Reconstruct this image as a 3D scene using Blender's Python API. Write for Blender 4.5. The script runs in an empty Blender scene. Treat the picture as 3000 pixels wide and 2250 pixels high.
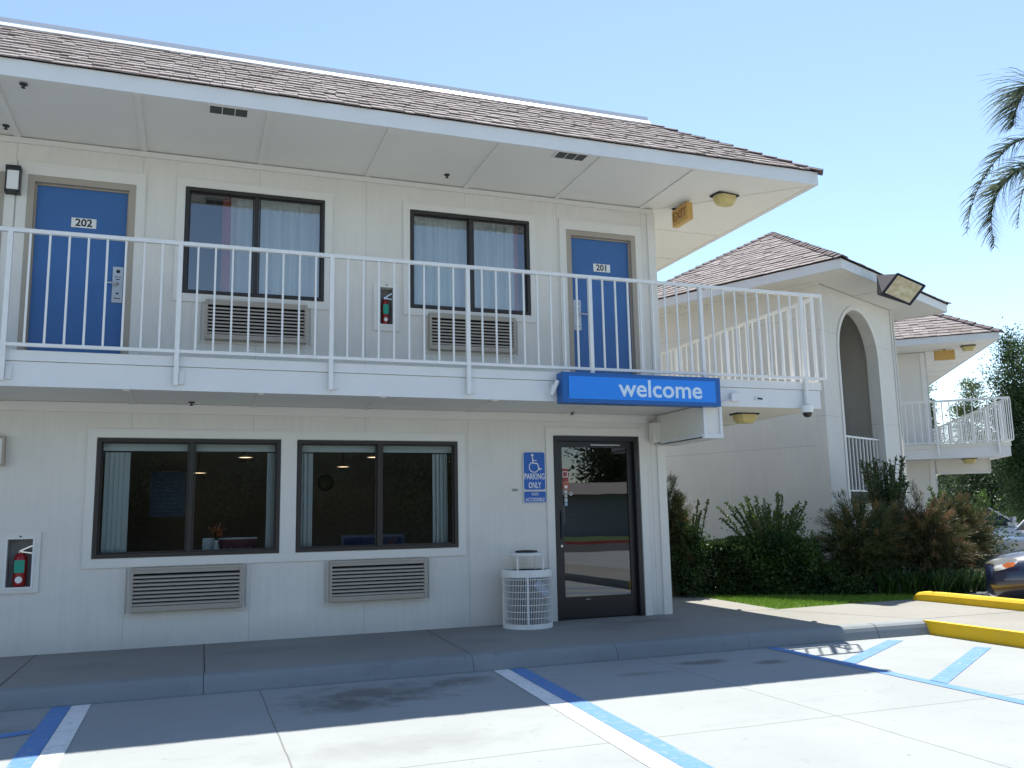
import bpy, math, random
import numpy as np
from mathutils import Vector, Matrix
random.seed(7); rng = np.random.default_rng(7)
S = bpy.context.scene
COL = S.collection
R = math.radians
V = Vector

# ------------------------------------------------------------------ object helpers
class MB:
    """collects polygons; build() links them as ONE mesh object"""
    def __init__(s): s.v = []; s.f = []; s.m = []; s.t = []; s.cm = 0; s.tone = 0.5; s.M = None
    def add(s, vs, fs, tone=None):
        b = len(s.v)
        if s.M is not None: vs = [tuple(s.M @ V(p)) for p in vs]
        s.v += [tuple(p) for p in vs]; s.f += [tuple(b + i for i in f) for f in fs]
        s.m += [s.cm] * len(fs); s.t += [s.tone if tone is None else tone] * len(vs)
        return s
    def box(s, a, b, tone=None):
        x0, y0, z0 = a; x1, y1, z1 = b
        if x0 > x1: x0, x1 = x1, x0
        if y0 > y1: y0, y1 = y1, y0
        if z0 > z1: z0, z1 = z1, z0
        return s.add([(x0,y0,z0),(x1,y0,z0),(x1,y1,z0),(x0,y1,z0),(x0,y0,z1),(x1,y0,z1),(x1,y1,z1),(x0,y1,z1)],
              [(3,2,1,0),(4,5,6,7),(0,1,5,4),(1,2,6,5),(2,3,7,6),(3,0,4,7)], tone)
    def obox(s, o, ax, ay, az, tone=None):
        """box spanned by three vectors from corner o"""
        o, ax, ay, az = V(o), V(ax), V(ay), V(az)
        p = [o, o+ax, o+ax+ay, o+ay, o+az, o+ax+az, o+ax+ay+az, o+ay+az]
        f = [(3,2,1,0),(4,5,6,7),(0,1,5,4),(1,2,6,5),(2,3,7,6),(3,0,4,7)]
        if ax.cross(ay).dot(az) < 0: f = [tuple(reversed(q)) for q in f]
        return s.add(p, f, tone)
    def bar(s, a, b, w, h=None, up=(0,0,1)):
        """rectangular bar from a to b"""
        h = h or w; a, b = V(a), V(b); d = (b-a)
        n = d.normalized(); u = V(up)
        if abs(n.dot(u)) > .98: u = V((0,1,0))
        r = n.cross(u).normalized(); u = r.cross(n)
        return s.obox(a - r*w/2 - u*h/2, r*w, u*h, d)
    def quad(s, a, b, c, d, tone=None): return s.add([a,b,c,d], [(0,1,2,3)], tone)
    def poly(s, pts, tone=None): return s.add(pts, [tuple(range(len(pts)))], tone)
    def prism(s, pts, ext, tone=None):
        """closed prism: planar pts moved by ext"""
        n = len(pts); pts = [V(p) for p in pts]; e = V(ext)
        vs = pts + [p + e for p in pts]
        nrm = V((0,0,0))
        for i in range(n): nrm += pts[i].cross(pts[(i+1) % n])
        f = [tuple(range(n)), tuple(range(2*n-1, n-1, -1))] + [(i, i+n, (i+1) % n + n, (i+1) % n) for i in range(n)]
        if nrm.dot(e) > 0: f = [tuple(reversed(q)) for q in f]
        return s.add(vs, f, tone)
    def tube(s, pts, rad, n=8, cap=True):
        pts = [V(p) for p in pts]; rr = rad if isinstance(rad, (list, tuple)) else [rad]*len(pts)
        vs = []; fs = []
        t = (pts[1]-pts[0]).normalized(); a = V((0,0,1)) if abs(t.z) < .9 else V((1,0,0))
        u = t.cross(a).normalized()
        for i, p in enumerate(pts):
            t = (pts[min(i+1, len(pts)-1)] - pts[max(i-1, 0)]).normalized()
            u = (u - t*u.dot(t)).normalized(); w = t.cross(u)
            for k in range(n):
                g = 2*math.pi*k/n
                vs.append(p + (u*math.cos(g) + w*math.sin(g))*rr[i])
        for i in range(len(pts)-1):
            for k in range(n):
                a0 = i*n+k; a1 = i*n+(k+1) % n
                fs.append((a0, a1, a1+n, a0+n))
        if cap: fs.append(tuple(range(n-1, -1, -1))); fs.append(tuple(range(len(vs)-n, len(vs))))
        return s.add(vs, fs)
    def lathe(s, prof, o, n=24, axis='z', cap=True):
        """profile [(r,h)] turned about an axis through o"""
        o = V(o); vs = []; fs = []
        for r, h in prof:
            for k in range(n):
                g = 2*math.pi*k/n; c, q = r*math.cos(g), r*math.sin(g)
                d = {'z': (c, q, h), 'y': (c, h, -q), 'x': (h, c, q)}[axis]
                vs.append(o + V(d))
        for i in range(len(prof)-1):
            for k in range(n):
                a0 = i*n+k; a1 = i*n+(k+1) % n; fs.append((a0, a1, a1+n, a0+n))
        if cap: fs.append(tuple(range(n-1, -1, -1))); fs.append(tuple(range(len(vs)-n, len(vs))))
        return s.add(vs, fs)
    def build(s, name, mats, parent=None, smooth=False, bevel=0):
        me = bpy.data.meshes.new(name); me.from_pydata(s.v, [], s.f)
        mats = mats if isinstance(mats, (list, tuple)) else [mats]
        for m in mats: me.materials.append(m)
        if len(mats) > 1: me.polygons.foreach_set('material_index', s.m)
        at = me.attributes.new('tone', 'FLOAT', 'POINT'); at.data.foreach_set('value', s.t)
        if smooth: me.polygons.foreach_set('use_smooth', [True]*len(s.f))
        me.update()
        o = bpy.data.objects.new(name, me); COL.objects.link(o)
        if parent is not None: o.parent = parent
        if bevel:
            b = o.modifiers.new('bevel', 'BEVEL'); b.width = bevel; b.segments = 2; b.limit_method = 'ANGLE'; b.angle_limit = R(40)
        return o

def fast_quads(name, P, mat, parent=None, tone=None):
    """P: (N,4,3) array of quads"""
    N = len(P); me = bpy.data.meshes.new(name)
    me.vertices.add(4*N); me.vertices.foreach_set('co', P.reshape(-1).astype(np.float32))
    me.loops.add(4*N); me.loops.foreach_set('vertex_index', np.arange(4*N, dtype=np.int32))
    me.polygons.add(N); me.polygons.foreach_set('loop_start', np.arange(0, 4*N, 4, dtype=np.int32))
    me.update(calc_edges=True); me.materials.append(mat)
    if tone is None: tone = rng.random(N)
    at = me.attributes.new('tone', 'FLOAT', 'POINT'); at.data.foreach_set('value', np.repeat(tone, 4).astype(np.float32))
    o = bpy.data.objects.new(name, me); COL.objects.link(o)
    if parent is not None: o.parent = parent
    return o

def empty(name, loc=(0,0,0), rz=0):
    o = bpy.data.objects.new(name, None); COL.objects.link(o)
    o.location = loc; o.rotation_euler = (0,0,rz); o.empty_display_size = .1
    return o
def tag(o, label=None, cat=None, group=None, kind=None):
    if label: o['label'] = label
    if cat: o['category'] = cat
    if group: o['group'] = group
    if kind: o['kind'] = kind
    return o
def copy_tree(o, loc, rz, label, parent=None):
    c = o.copy(); COL.objects.link(c); c.location = loc; c.rotation_euler = (0,0,rz); c['label'] = label
    for ch in list(o.children):
        d = ch.copy(); COL.objects.link(d); d.parent = c
        for g in list(ch.children):
            e = g.copy(); COL.objects.link(e); e.parent = d
    return c

_txt = []
def text(name, body, loc, size, mat, parent, depth=.002, rot=(R(90),0,0), bold=0.0, align='CENTER', sx=1.0, spacing=1.0):
    cu = bpy.data.curves.new(name, 'FONT'); cu.body = body; cu.size = size; cu.extrude = depth/2; cu.offset = bold
    cu.align_x = align; cu.align_y = 'CENTER'; cu.space_character = spacing; cu.resolution_u = 4
    t = bpy.data.objects.new(name, cu); COL.objects.link(t)
    bpy.context.view_layer.update()
    me = bpy.data.meshes.new_from_object(t.evaluated_get(bpy.context.evaluated_depsgraph_get()))
    bpy.data.objects.remove(t); bpy.data.curves.remove(cu)
    me.transform(Matrix.LocRotScale(V(loc), Matrix.Rotation(0,3,'X').to_quaternion(), None) @ (Matrix.Rotation(rot[2],4,'Z') @ Matrix.Rotation(rot[0],4,'X')) @ Matrix.Diagonal((sx,1,1,1)))
    me.materials.clear(); me.materials.append(mat); me.name = name
    o = bpy.data.objects.new(name, me); COL.objects.link(o); o.parent = parent
    return o

# ------------------------------------------------------------------ materials
def mat(name, col, rough=.6, metal=0, spec=.5, noise=None, bump=None, coat=0, trans=0):
    """noise = (scale, amount) colour variation; bump = (scale, strength, distance)"""
    m = bpy.data.materials.new(name); m.use_nodes = True; nt = m.node_tree; N = nt.nodes; L = nt.links
    p = N['Principled BSDF']; p.inputs['Base Color'].default_value = (*col, 1)
    p.inputs['Roughness'].default_value = rough; p.inputs['Metallic'].default_value = metal
    p.inputs['Specular IOR Level'].default_value = spec; p.inputs['Coat Weight'].default_value = coat
    p.inputs['Coat Roughness'].default_value = .05
    tc = N.new('ShaderNodeTexCoord')
    if noise:
        n = N.new('ShaderNodeTexNoise'); n.inputs['Scale'].default_value = noise[0]; n.inputs['Detail'].default_value = 6
        n.inputs['Roughness'].default_value = .65
        L.new(tc.outputs['Object'], n.inputs['Vector'])
        mx = N.new('ShaderNodeMix'); mx.data_type = 'RGBA'; a = noise[1]
        mx.inputs[6].default_value = (*[c*(1-a) for c in col], 1); mx.inputs[7].default_value = (*[min(1, c*(1+a)) for c in col], 1)
        L.new(n.outputs['Fac'], mx.inputs[0]); L.new(mx.outputs[2], p.inputs['Base Color'])
    if bump:
        n = N.new('ShaderNodeTexNoise'); n.inputs['Scale'].default_value = bump[0]; n.inputs['Detail'].default_value = 4
        L.new(tc.outputs['Object'], n.inputs['Vector'])
        b = N.new('ShaderNodeBump'); b.inputs['Strength'].default_value = bump[1]; b.inputs['Distance'].default_value = bump[2]
        L.new(n.outputs['Fac'], b.inputs['Height']); L.new(b.outputs['Normal'], p.inputs['Normal'])
    return m

class NG:
    """tiny node helper"""
    def __init__(s, m): s.nt = m.node_tree; s.N = s.nt.nodes; s.L = s.nt.links
    def math(s, op, a, b=None, c=None, clamp=False):
        n = s.N.new('ShaderNodeMath'); n.operation = op; n.use_clamp = clamp
        for i, x in enumerate((a, b, c)):
            if x is None: continue
            if isinstance(x, (int, float)): n.inputs[i].default_value = x
            else: s.L.new(x, n.inputs[i])
        return n.outputs[0]
    def noise(s, vec, scale, detail=5, rough=.6):
        n = s.N.new('ShaderNodeTexNoise'); n.inputs['Scale'].default_value = scale; n.inputs['Detail'].default_value = detail
        n.inputs['Roughness'].default_value = rough; s.L.new(vec, n.inputs['Vector']); return n.outputs['Fac']
    def ramp(s, fac, stops):
        n = s.N.new('ShaderNodeValToRGB'); e = n.color_ramp.elements
        e[0].position, e[0].color = stops[0][0], (*stops[0][1], 1); e[1].position, e[1].color = stops[-1][0], (*stops[-1][1], 1)
        for p, c in stops[1:-1]: q = e.new(p); q.color = (*c, 1)
        s.L.new(fac, n.inputs[0]); return n.outputs[0]
    def mix(s, f, a, b, mode='MIX'):
        n = s.N.new('ShaderNodeMix'); n.data_type = 'RGBA'; n.blend_type = mode
        for i, x in ((0, f), (6, a), (7, b)):
            if isinstance(x, (int, float)): n.inputs[i].default_value = x
            elif isinstance(x, tuple): n.inputs[i].default_value = (*x, 1)
            else: s.L.new(x, n.inputs[i])
        return n.outputs[2]
    def mapr(s, x, a, b, c=0, d=1):
        n = s.N.new('ShaderNodeMapRange'); n.clamp = True
        for i, q in enumerate((x, a, b, c, d)):
            if isinstance(q, (int, float)): n.inputs[i].default_value = q
            else: s.L.new(q, n.inputs[i])
        return n.outputs[0]
    def bump(s, h, strength, dist, to):
        n = s.N.new('ShaderNodeBump'); n.inputs['Strength'].default_value = strength; n.inputs['Distance'].default_value = dist
        s.L.new(h, n.inputs['Height']); s.L.new(n.outputs[0], to)
    def coord(s, which='Object'):
        tc = s.N.new('ShaderNodeTexCoord'); return tc.outputs[which]
    def sep(s, v):
        n = s.N.new('ShaderNodeSeparateXYZ'); s.L.new(v, n.inputs[0]); return n.outputs
    def scale(s, v, sc):
        n = s.N.new('ShaderNodeMapping'); n.inputs['Scale'].default_value = sc; s.L.new(v, n.inputs[0]); return n.outputs[0]

def newmat(name, rough=.7, spec=.4):
    m = bpy.data.materials.new(name); m.use_nodes = True; p = m.node_tree.nodes['Principled BSDF']
    p.inputs['Roughness'].default_value = rough; p.inputs['Specular IOR Level'].default_value = spec
    return m, NG(m), p

M = {}
WHITE = (.70, .685, .645)
# grooved painted plywood siding (grooves run up the wall, sheets butt every 1.27 m)
def siding(name, groove=True, seams_z=()):
    m, g, p = newmat(name, .75, .3); co = g.coord(); x, y, z = g.sep(co)
    n1 = g.noise(co, 1.2); n2 = g.noise(g.scale(co, (18, 18, 1.2)), 1.0); n3 = g.noise(co, 45)
    c = g.mix(g.mapr(n1, .3, .7), (.665, .635, .575), (.725, .695, .635))
    c = g.mix(g.mapr(n2, .45, .75, 0, .30), c, (.56, .55, .51))
    h = g.math('MULTIPLY', n3, .15)
    if groove:
        f = g.math('ABSOLUTE', g.math('SUBTRACT', g.math('FRACT', g.math('DIVIDE', g.math('ADD', x, 40.03), .1016)), .5))
        line = g.mapr(f, .44, .48)
        f2 = g.math('ABSOLUTE', g.math('SUBTRACT', g.math('FRACT', g.math('DIVIDE', g.math('ADD', x, 50.8-1.06+.635), 1.27)), .5))
        seam = g.mapr(f2, .003, .0045, 1, 0)
        c = g.mix(g.math('MULTIPLY', line, .05), c, (.42, .41, .38))
        c = g.mix(g.math('MULTIPLY', seam, .35), c, (.3, .29, .27))
        h = g.math('SUBTRACT', h, g.math('MULTIPLY', line, .5))
    for (ax, val) in seams_z:
        q = {'x': x, 'y': y, 'z': z}[ax]
        l = g.mapr(g.math('ABSOLUTE', g.math('SUBTRACT', q, val)), .004, .010, 1, 0)
        c = g.mix(g.math('MULTIPLY', l, .35), c, (.3, .29, .27))
    # splash dirt near the foot of the wall
    d = g.math('MULTIPLY', g.mapr(z, .15, .45, 1, 0), g.mapr(n1, .30, .65, .05, .55))
    c = g.mix(d, c, (.42, .40, .36))
    g.L.new(c, p.inputs['Base Color']); g.bump(h, .35, .003, p.inputs['Normal'])
    return m
M['siding'] = siding('grooved_siding')
M['panel'] = siding('wall_panel', False, (('z', 2.62), ('z', 3.75), ('z', 5.02), ('x', 1.55)))
M['panel_front'] = siding('front_wall_panel', False, (('z', 3.15), ('z', 4.75)))
M['paint'] = mat('white_paint', (.70, .675, .62), .55, noise=(3, .05), bump=(60, .15, .002))
M['fascia'] = mat('fascia_paint', (.70, .70, .69), .5, noise=(2.2, .10), bump=(40, .15, .002))
M['soffit'] = mat('soffit_paint', (.72, .695, .63), .7, noise=(.9, .05), bump=(50, .15, .002))
M['rail'] = mat('railing_paint', (.74, .73, .70), .45, noise=(6, .12))
M['tan'] = mat('tan_door_frame', (.36, .31, .25), .5, noise=(5, .06))
M['blue'] = mat('blue_door_paint', (.036, .125, .33), .42, noise=(2, .08), bump=(80, .08, .001))
M['bronze'] = mat('bronze_frame', (.035, .030, .026), .4, metal=.3)
M['black'] = mat('black_frame', (.012, .011, .011), .35)
M['ac'] = mat('ac_louvre_plastic', (.38, .33, .27), .5, noise=(6, .08))
M['dark'] = mat('dark_cavity', (.01, .01, .01), .9)
M['chrome'] = mat('satin_metal', (.55, .55, .55), .3, metal=1)
M['plate'] = mat('lock_plate', (.45, .47, .50), .35, metal=.3)
M['white'] = mat('white_plastic', (.75, .75, .73), .45)
M['ink'] = mat('black_lettering', (.01, .01, .01), .6)
M['signblue'] = mat('sign_blue', (.006, .10, .42), .35)
M['weldark'] = mat('welcome_sign_case', (.004, .10, .34), .4)
M['wellight'] = mat('welcome_sign_face', (.010, .225, .76), .35)
M['wellet'] = mat('welcome_lettering', (.62, .74, .85), .4)
M['red'] = mat('red_enamel', (.30, .012, .012), .3)
M['green'] = mat('green_tag', (.01, .30, .20), .5)
M['yellowed'] = mat('yellowed_acrylic', (.52, .42, .17), .4, noise=(6, .1))
M['exitsign'] = mat('aged_exit_sign', (.55, .33, .09), .45, noise=(9, .1))
M['exitlet'] = mat('exit_lettering', (.30, .12, .03), .5)
M['tyre'] = mat('tyre_rubber', (.015, .015, .015), .8)
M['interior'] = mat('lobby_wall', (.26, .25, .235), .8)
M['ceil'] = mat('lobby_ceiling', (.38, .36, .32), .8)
M['bag'] = mat('black_bin_liner', (.012, .013, .018), .35, bump=(14, .8, .02))
M['bark'] = mat('bark', (.12, .085, .06), .9, noise=(12, .3), bump=(25, .6, .01))
M['palmbark'] = mat('palm_bark', (.16, .135, .11), .9, noise=(6, .3), bump=(18, .6, .01))
M['lampgrey'] = mat('floodlight_casting', (.05, .05, .06), .85, spec=.15)

def glass(name, tint, refl=1.0):
    m = bpy.data.materials.new(name); m.use_nodes = True; g = NG(m); N = g.N
    for n in list(N):
        if n.type != 'OUTPUT_MATERIAL': N.remove(n)
    out = [n for n in N if n.type == 'OUTPUT_MATERIAL'][0]
    t = N.new('ShaderNodeBsdfTransparent'); t.inputs[0].default_value = (*tint, 1)
    gl = N.new('ShaderNodeBsdfGlossy'); gl.inputs['Roughness'].default_value = 0; gl.inputs[0].default_value = (.95, .97, 1, 1)
    fr = N.new('ShaderNodeFresnel'); fr.inputs[0].default_value = 1.52
    f = g.math('MULTIPLY', fr.outputs[0], refl, clamp=True)
    # slight waviness of old float glass
    n = g.noise(g.coord(), 1.6, 1)
    g.bump(n, .05, .01, gl.inputs['Normal'])
    mx = N.new('ShaderNodeMixShader'); g.L.new(f, mx.inputs[0]); g.L.new(t.outputs[0], mx.inputs[1]); g.L.new(gl.outputs[0], mx.inputs[2])
    g.L.new(mx.outputs[0], out.inputs[0]); return m
M['glass'] = glass('window_glass', (.78, .82, .81), 4.2)
M['glasslow'] = glass('lobby_glass', (.84, .88, .87), 1.7)
M['glassdk'] = glass('door_glass', (.42, .42, .41), 2.7)
M['carglass'] = glass('car_glass', (.10, .11, .12), 2.0)
M['clear'] = glass('clear_lens', (.9, .9, .9), 1.5)

def emis(name, col, st):
    m, g, p = newmat(name); p.inputs['Base Color'].default_value = (.8, .8, .8, 1)
    p.inputs['Emission Color'].default_value = (*col, 1); p.inputs['Emission Strength'].default_value = st; return m
M['bulb'] = emis('lit_downlight', (1, .68, .42), 1.6)

def curtain_mat(name, col):
    m, g, p = newmat(name, .85, .1); p.inputs['Base Color'].default_value = (*col, 1)
    p.inputs['Subsurface Weight'].default_value = 0
    return m
M['curtain'] = curtain_mat('white_curtain', (.86, .86, .82))
M['coral'] = curtain_mat('coral_curtain', (.55, .10, .07))
M['blind'] = curtain_mat('pale_blind', (.74, .80, .80))

def concrete(name, c0, c1, stain, joints=True, spots=()):
    m, g, p = newmat(name, .85, .25); co = g.coord(); x, y, z = g.sep(co)
    a = g.noise(co, .55, 6, .6); b = g.noise(g.scale(co, (1, 2.4, 1)), 2.2, 8, .7); f = g.noise(co, 60, 3)
    c = g.mix(g.mapr(a, .3, .7), c0, c1)
    c = g.mix(g.mapr(b, .56, .78, 0, .45), c, stain)
    s = g.noise(co, 9, 4, .6); c = g.mix(g.mapr(g.noise(co, 38, 2), .735, .76, 0, .55), c, tuple(q*.35 for q in c0)); c = g.mix(g.mapr(s, .66, .76, 0, .5), c, tuple(q*.5 for q in stain))
    c = g.mix(g.mapr(f, .3, .7, 0, .12), c, tuple(q*.6 for q in c0))
    w = g.noise(co, 4, 4, .7)
    for (sx, sy, rx, ry, k) in spots:   # old oil and tyre stains that stay put
        dx = g.math('DIVIDE', g.math('SUBTRACT', x, sx), rx); dy = g.math('DIVIDE', g.math('SUBTRACT', y, sy), ry)
        r = g.math('SQRT', g.math('ADD', g.math('MULTIPLY', dx, dx), g.math('MULTIPLY', dy, dy)))
        r = g.math('ADD', r, g.math('MULTIPLY', g.math('SUBTRACT', w, .5), 2.2))
        c = g.mix(g.mapr(r, .2, 1.1, k, 0), c, (.07, .06, .05))
    h = g.math('MULTIPLY', f, .3)
    if joints:
        for (q, o, per) in ((x, 2.30, 3.72), (y, -4.98, 3.72)):
            wob = g.math('MULTIPLY', g.math('SUBTRACT', g.noise(co, 1.2, 2), .5), .03)
            d = g.math('ABSOLUTE', g.math('SUBTRACT', g.math('FRACT', g.math('DIVIDE', g.math('ADD', g.math('ADD', q, wob), per*20.5-o), per)), .5))
            l = g.mapr(d, .0009, .0022, 1, 0)
            c = g.mix(g.math('MULTIPLY', l, .7), c, (.12, .115, .10)); h = g.math('SUBTRACT', h, l)
    g.L.new(c, p.inputs['Base Color']); g.bump(h, .4, .004, p.inputs['Normal'])
    return m
M['lot'] = concrete('lot_concrete', (.262, .280, .280), (.312, .332, .332), (.185, .195, .195),
    spots=((3.2,-2.75,.75,.42,.6), (2.9,-3.1,.5,.3,.5), (4.0,-2.5,.4,.2,.5), (6.4,-2.62,.35,.14,.6), (7.0,-2.9,.22,.1,.6), (5.6,-2.9,.3,.1,.35), (3.0,-4.5,1.0,.3,.2), (.4,-2.9,.3,.2,.3)))
M['walk'] = concrete('walk_concrete', (.225, .218, .196), (.275, .268, .245), (.15, .145, .13), False,
    spots=((6.3,-.9,.5,.3,.25), (2.4,-.8,.5,.3,.2), (4.6,-1.2,.4,.25,.2), (.8,-1.1,.5,.3,.15), (6.9,-.5,.6,.25,.35)))
M['kerb'] = concrete('kerb_concrete', (.195, .215, .22), (.25, .27, .275), (.12, .12, .12), False)
M['asphalt'] = mat('asphalt', (.055, .055, .057), .9, noise=(2, .25), bump=(80, .4, .004))

def paint_worn(name, col, under=(.33, .325, .31)):
    m, g, p = newmat(name, .75, .3); co = g.coord(); n = g.noise(co, 14, 6, .75); n2 = g.noise(co, 2)
    c = g.mix(g.mapr(n2, .3, .7), tuple(q*.88 for q in col), col)
    c = g.mix(g.mapr(n, .52, .68, 0, .6), c, under); g.L.new(c, p.inputs['Base Color']); return m
M['lineblue'] = paint_worn('blue_line_paint', (.10, .23, .49))
M['linewhite'] = paint_worn('white_line_paint', (.76, .76, .75))
M['yellow'] = paint_worn('yellow_kerb_paint', (.80, .50, .02), (.62, .42, .06))
M['redkerb'] = paint_worn('red_kerb_paint', (.22, .035, .03))

def leafy(name, c0, c1, c2=None, rough=.5, tr=.25):
    """leaf colour varies from leaf to leaf through the 'tone' attribute"""
    m, g, p = newmat(name, rough, .35)
    at = g.N.new('ShaderNodeAttribute'); at.attribute_name = 'tone'
    c = g.ramp(at.outputs['Fac'], [(0, c0), (.6, c1), (1, c2 or c1)])
    g.L.new(c, p.inputs['Base Color'])
    t = g.N.new('ShaderNodeBsdfTranslucent'); g.L.new(c, t.inputs[0])
    mx = g.N.new('ShaderNodeMixShader'); mx.inputs[0].default_value = tr
    out = [n for n in g.N if n.type == 'OUTPUT_MATERIAL'][0]
    g.L.new(p.outputs[0], mx.inputs[1]); g.L.new(t.outputs[0], mx.inputs[2]); g.L.new(mx.outputs[0], out.inputs[0])
    return m
M['leaf'] = leafy('shrub_leaf', (.024, .050, .014), (.065, .13, .028), (.13, .21, .04))
M['street'] = leafy('street_foliage', (.020, .032, .012), (.035, .050, .018), (.05, .065, .025), .95, .1)
M['leafdk'] = leafy('dark_leaf', (.020, .042, .014), (.050, .095, .026), (.09, .145, .035))
M['hedge'] = leafy('hedge_leaf', (.022, .040, .014), (.045, .078, .022), (.07, .11, .03))
M['brush'] = leafy('wispy_leaf', (.030, .050, .016), (.085, .110, .036), (.23, .135, .055))
M['brushred'] = leafy('reddish_wispy_leaf', (.034, .048, .016), (.095, .092, .034), (.29, .14, .08))
M['strap'] = leafy('strap_leaf', (.02, .045, .012), (.04, .09, .02), (.09, .16, .03))
M['treelf'] = leafy('tree_leaf', (.022, .040, .018), (.050, .085, .030), (.085, .12, .045))
M['treepale'] = leafy('pale_tree_leaf', (.05, .075, .03), (.11, .15, .05), (.18, .21, .08))
M['palm'] = leafy('palm_leaf', (.06, .08, .055), (.15, .19, .12), (.30, .32, .24), .45, .42)
M['grass'] = leafy('grass_blade', (.09, .17, .02), (.17, .30, .03), (.28, .40, .06), .6, .3)

def shingle():
    m, g, p = newmat('weathered_shingle', .9, .2)
    at = g.N.new('ShaderNodeAttribute'); at.attribute_name = 'tone'; co = g.coord()
    n = g.noise(co, 25, 4)
    c = g.ramp(at.outputs['Fac'], [(0, (.17, .14, .13)), (.5, (.285, .25, .24)), (1, (.39, .35, .335))])
    c = g.mix(g.mapr(n, .35, .7, 0, .35), c, (.14, .11, .105)); g.L.new(c, p.inputs['Base Color'])
    g.bump(n, .5, .006, p.inputs['Normal']); return m
M['shingle'] = shingle()
M['capsh'] = mat('hip_shingle', (.10, .075, .075), .9, noise=(15, .35))
M['parapet'] = mat('parapet_coping', (.66, .66, .70), .5, noise=(1.5, .04))

# ------------------------------------------------------------------ camera (solved from the photograph)
cam = bpy.data.cameras.new('camera'); co = bpy.data.objects.new('camera', cam); COL.objects.link(co)
yaw, pit, rol = .3526, .1517, -.0203
fw = V((math.sin(yaw)*math.cos(pit), math.cos(yaw)*math.cos(pit), math.sin(pit)))
r0 = V((math.cos(yaw), -math.sin(yaw), 0)); u0 = r0.cross(fw)
r1 = math.cos(rol)*r0 + math.sin(rol)*u0; u1 = -math.sin(rol)*r0 + math.cos(rol)*u0
mw = Matrix((r1, u1, -fw)).transposed().to_4x4(); mw.translation = (1.691, -10.255, 1.432)
co.matrix_world = mw
cam.sensor_width = 36; cam.lens = 36*1882.97/2212; cam.clip_start = .05; cam.clip_end = 2000
S.camera = co
def loc(u, v, dist):
    """a point of the place seen at (u,v) of the photo's 2212-wide view, dist metres away on plan"""
    d = fw + r1*((u-1106)/1882.97) - u1*((v-829.5)/1882.97); t = dist/math.hypot(d.x, d.y)
    return V((1.691, -10.255, 1.432)) + d*t

# ------------------------------------------------------------------ light
sd = V((1.657, 2.264, 5.80)).normalized()
w = bpy.data.worlds.new('World'); S.world = w; w.use_nodes = True
sky = w.node_tree.nodes.new('ShaderNodeTexSky'); sky.sky_type = 'NISHITA'; sky.sun_disc = False
sky.sun_elevation = math.asin(sd.z); sky.sun_rotation = math.atan2(sd.x, sd.y)
sky.air_density = 1.0; sky.dust_density = .15; sky.ozone_density = .7; sky.altitude = 50
bg = w.node_tree.nodes['Background']; bg.inputs[1].default_value = .12
w.node_tree.links.new(sky.outputs[0], bg.inputs[0])
sl = bpy.data.lights.new('sun', 'SUN'); sl.energy = 5.0; sl.angle = R(.53); sl.color = (1, .955, .87)
so = bpy.data.objects.new('sun', sl); COL.objects.link(so); so.rotation_euler = sd.to_track_quat('Z', 'Y').to_euler(); so.location = (4, 6, 25)
S.view_settings.view_transform = 'Standard'; S.view_settings.look = 'None'; S.view_settings.exposure = .96; S.view_settings.gamma = 1
S.cycles.max_bounces = 8; S.cycles.diffuse_bounces = 4; S.cycles.transparent_max_bounces = 12

# ================================================================== GROUND
struct = lambda o: tag(o, kind='structure')
b = MB(); b.quad((-300,-300,0),(300,-300,0),(300,300,0),(-300,300,0)); struct(b.build('ground', M['lot']))
# walkway slab top 0.15 m above the lot
def slab(name, pts, z0, z1, m):
    b = MB(); b.prism([(x, y, z0) for x, y in pts], (0,0,z1-z0)); return struct(b.build(name, m))
slab('sidewalk', [(-14,-1.96),(9.80,-1.96),(9.80,-16),(11.46,-16),(11.46,-.14),(10.4,-.16),(9.08,-.25),(9.22,2.2),(9.3,9),(-14,9)], .0, .15, M['walk'])
jm = mat('dark_joint', (.05, .048, .045), .9)  # flat dark strips mark the sidewalk joints
b = MB()
for (x0, y0, x1, y1) in ((.27,0,.27,-1.96),(1.87,0,1.85,-1.96),(4.32,0,4.25,-1.96),(-2.0,0,-2.0,-1.96),(8.95,-.2,9.80,-1.96),(9.8,-1.96,11.46,-1.96),(9.8,-5.2,11.46,-5.2),(7.6,0,9.1,-.25)):
    d = V((x1-x0, y1-y0, 0)).normalized(); n = V((-d.y, d.x, 0))*.005
    b.quad((x0-n.x,y0-n.y,.1525),(x1-n.x,y1-n.y,.1525),(x1+n.x,y1+n.y,.1525),(x0+n.x,y0+n.y,.1525))
struct(b.build('sidewalk_joint', jm))
def kerb(name, pts, m, inward, h=.15, w=.15):
    """rounded kerb profile swept along pts; inward = unit vectors towards the walk"""
    prof = [(0,.0),(.0,.015),(.02,h*.55),(.035,h*.80),(.06,h*.95),(.095,h*1.0+.003),(w,h+.003),(w,0)]
    b = MB(); vs = []; n = len(prof)
    for (x, y), (ix, iy) in zip(pts, inward):
        for a, z in prof: vs.append((x+ix*a*1.25, y+iy*a*1.25, z))
    fs = [(i*n+k, (i+1)*n+k, (i+1)*n+k+1, i*n+k+1) for i in range(len(pts)-1) for k in range(n-1)]
    fs += [tuple(range(n)), tuple(range(len(vs)-1, len(vs)-n-1, -1))]
    b.add(vs, fs); o = b.build(name, m, smooth=False); return struct(o)
xs = [-14, -2.001, -1.999, 1.840, 1.842, 4.240, 4.242, 5.75, 5.752, 7.3, 9.02]
for i in range(0, len(xs)-1):
    if xs[i+1]-xs[i] > .03: kerb('kerb', [(xs[i]+.0015,-2.14),(xs[i+1]-.0015,-2.14)], M['kerb'], [(0,1)]*2)
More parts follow.
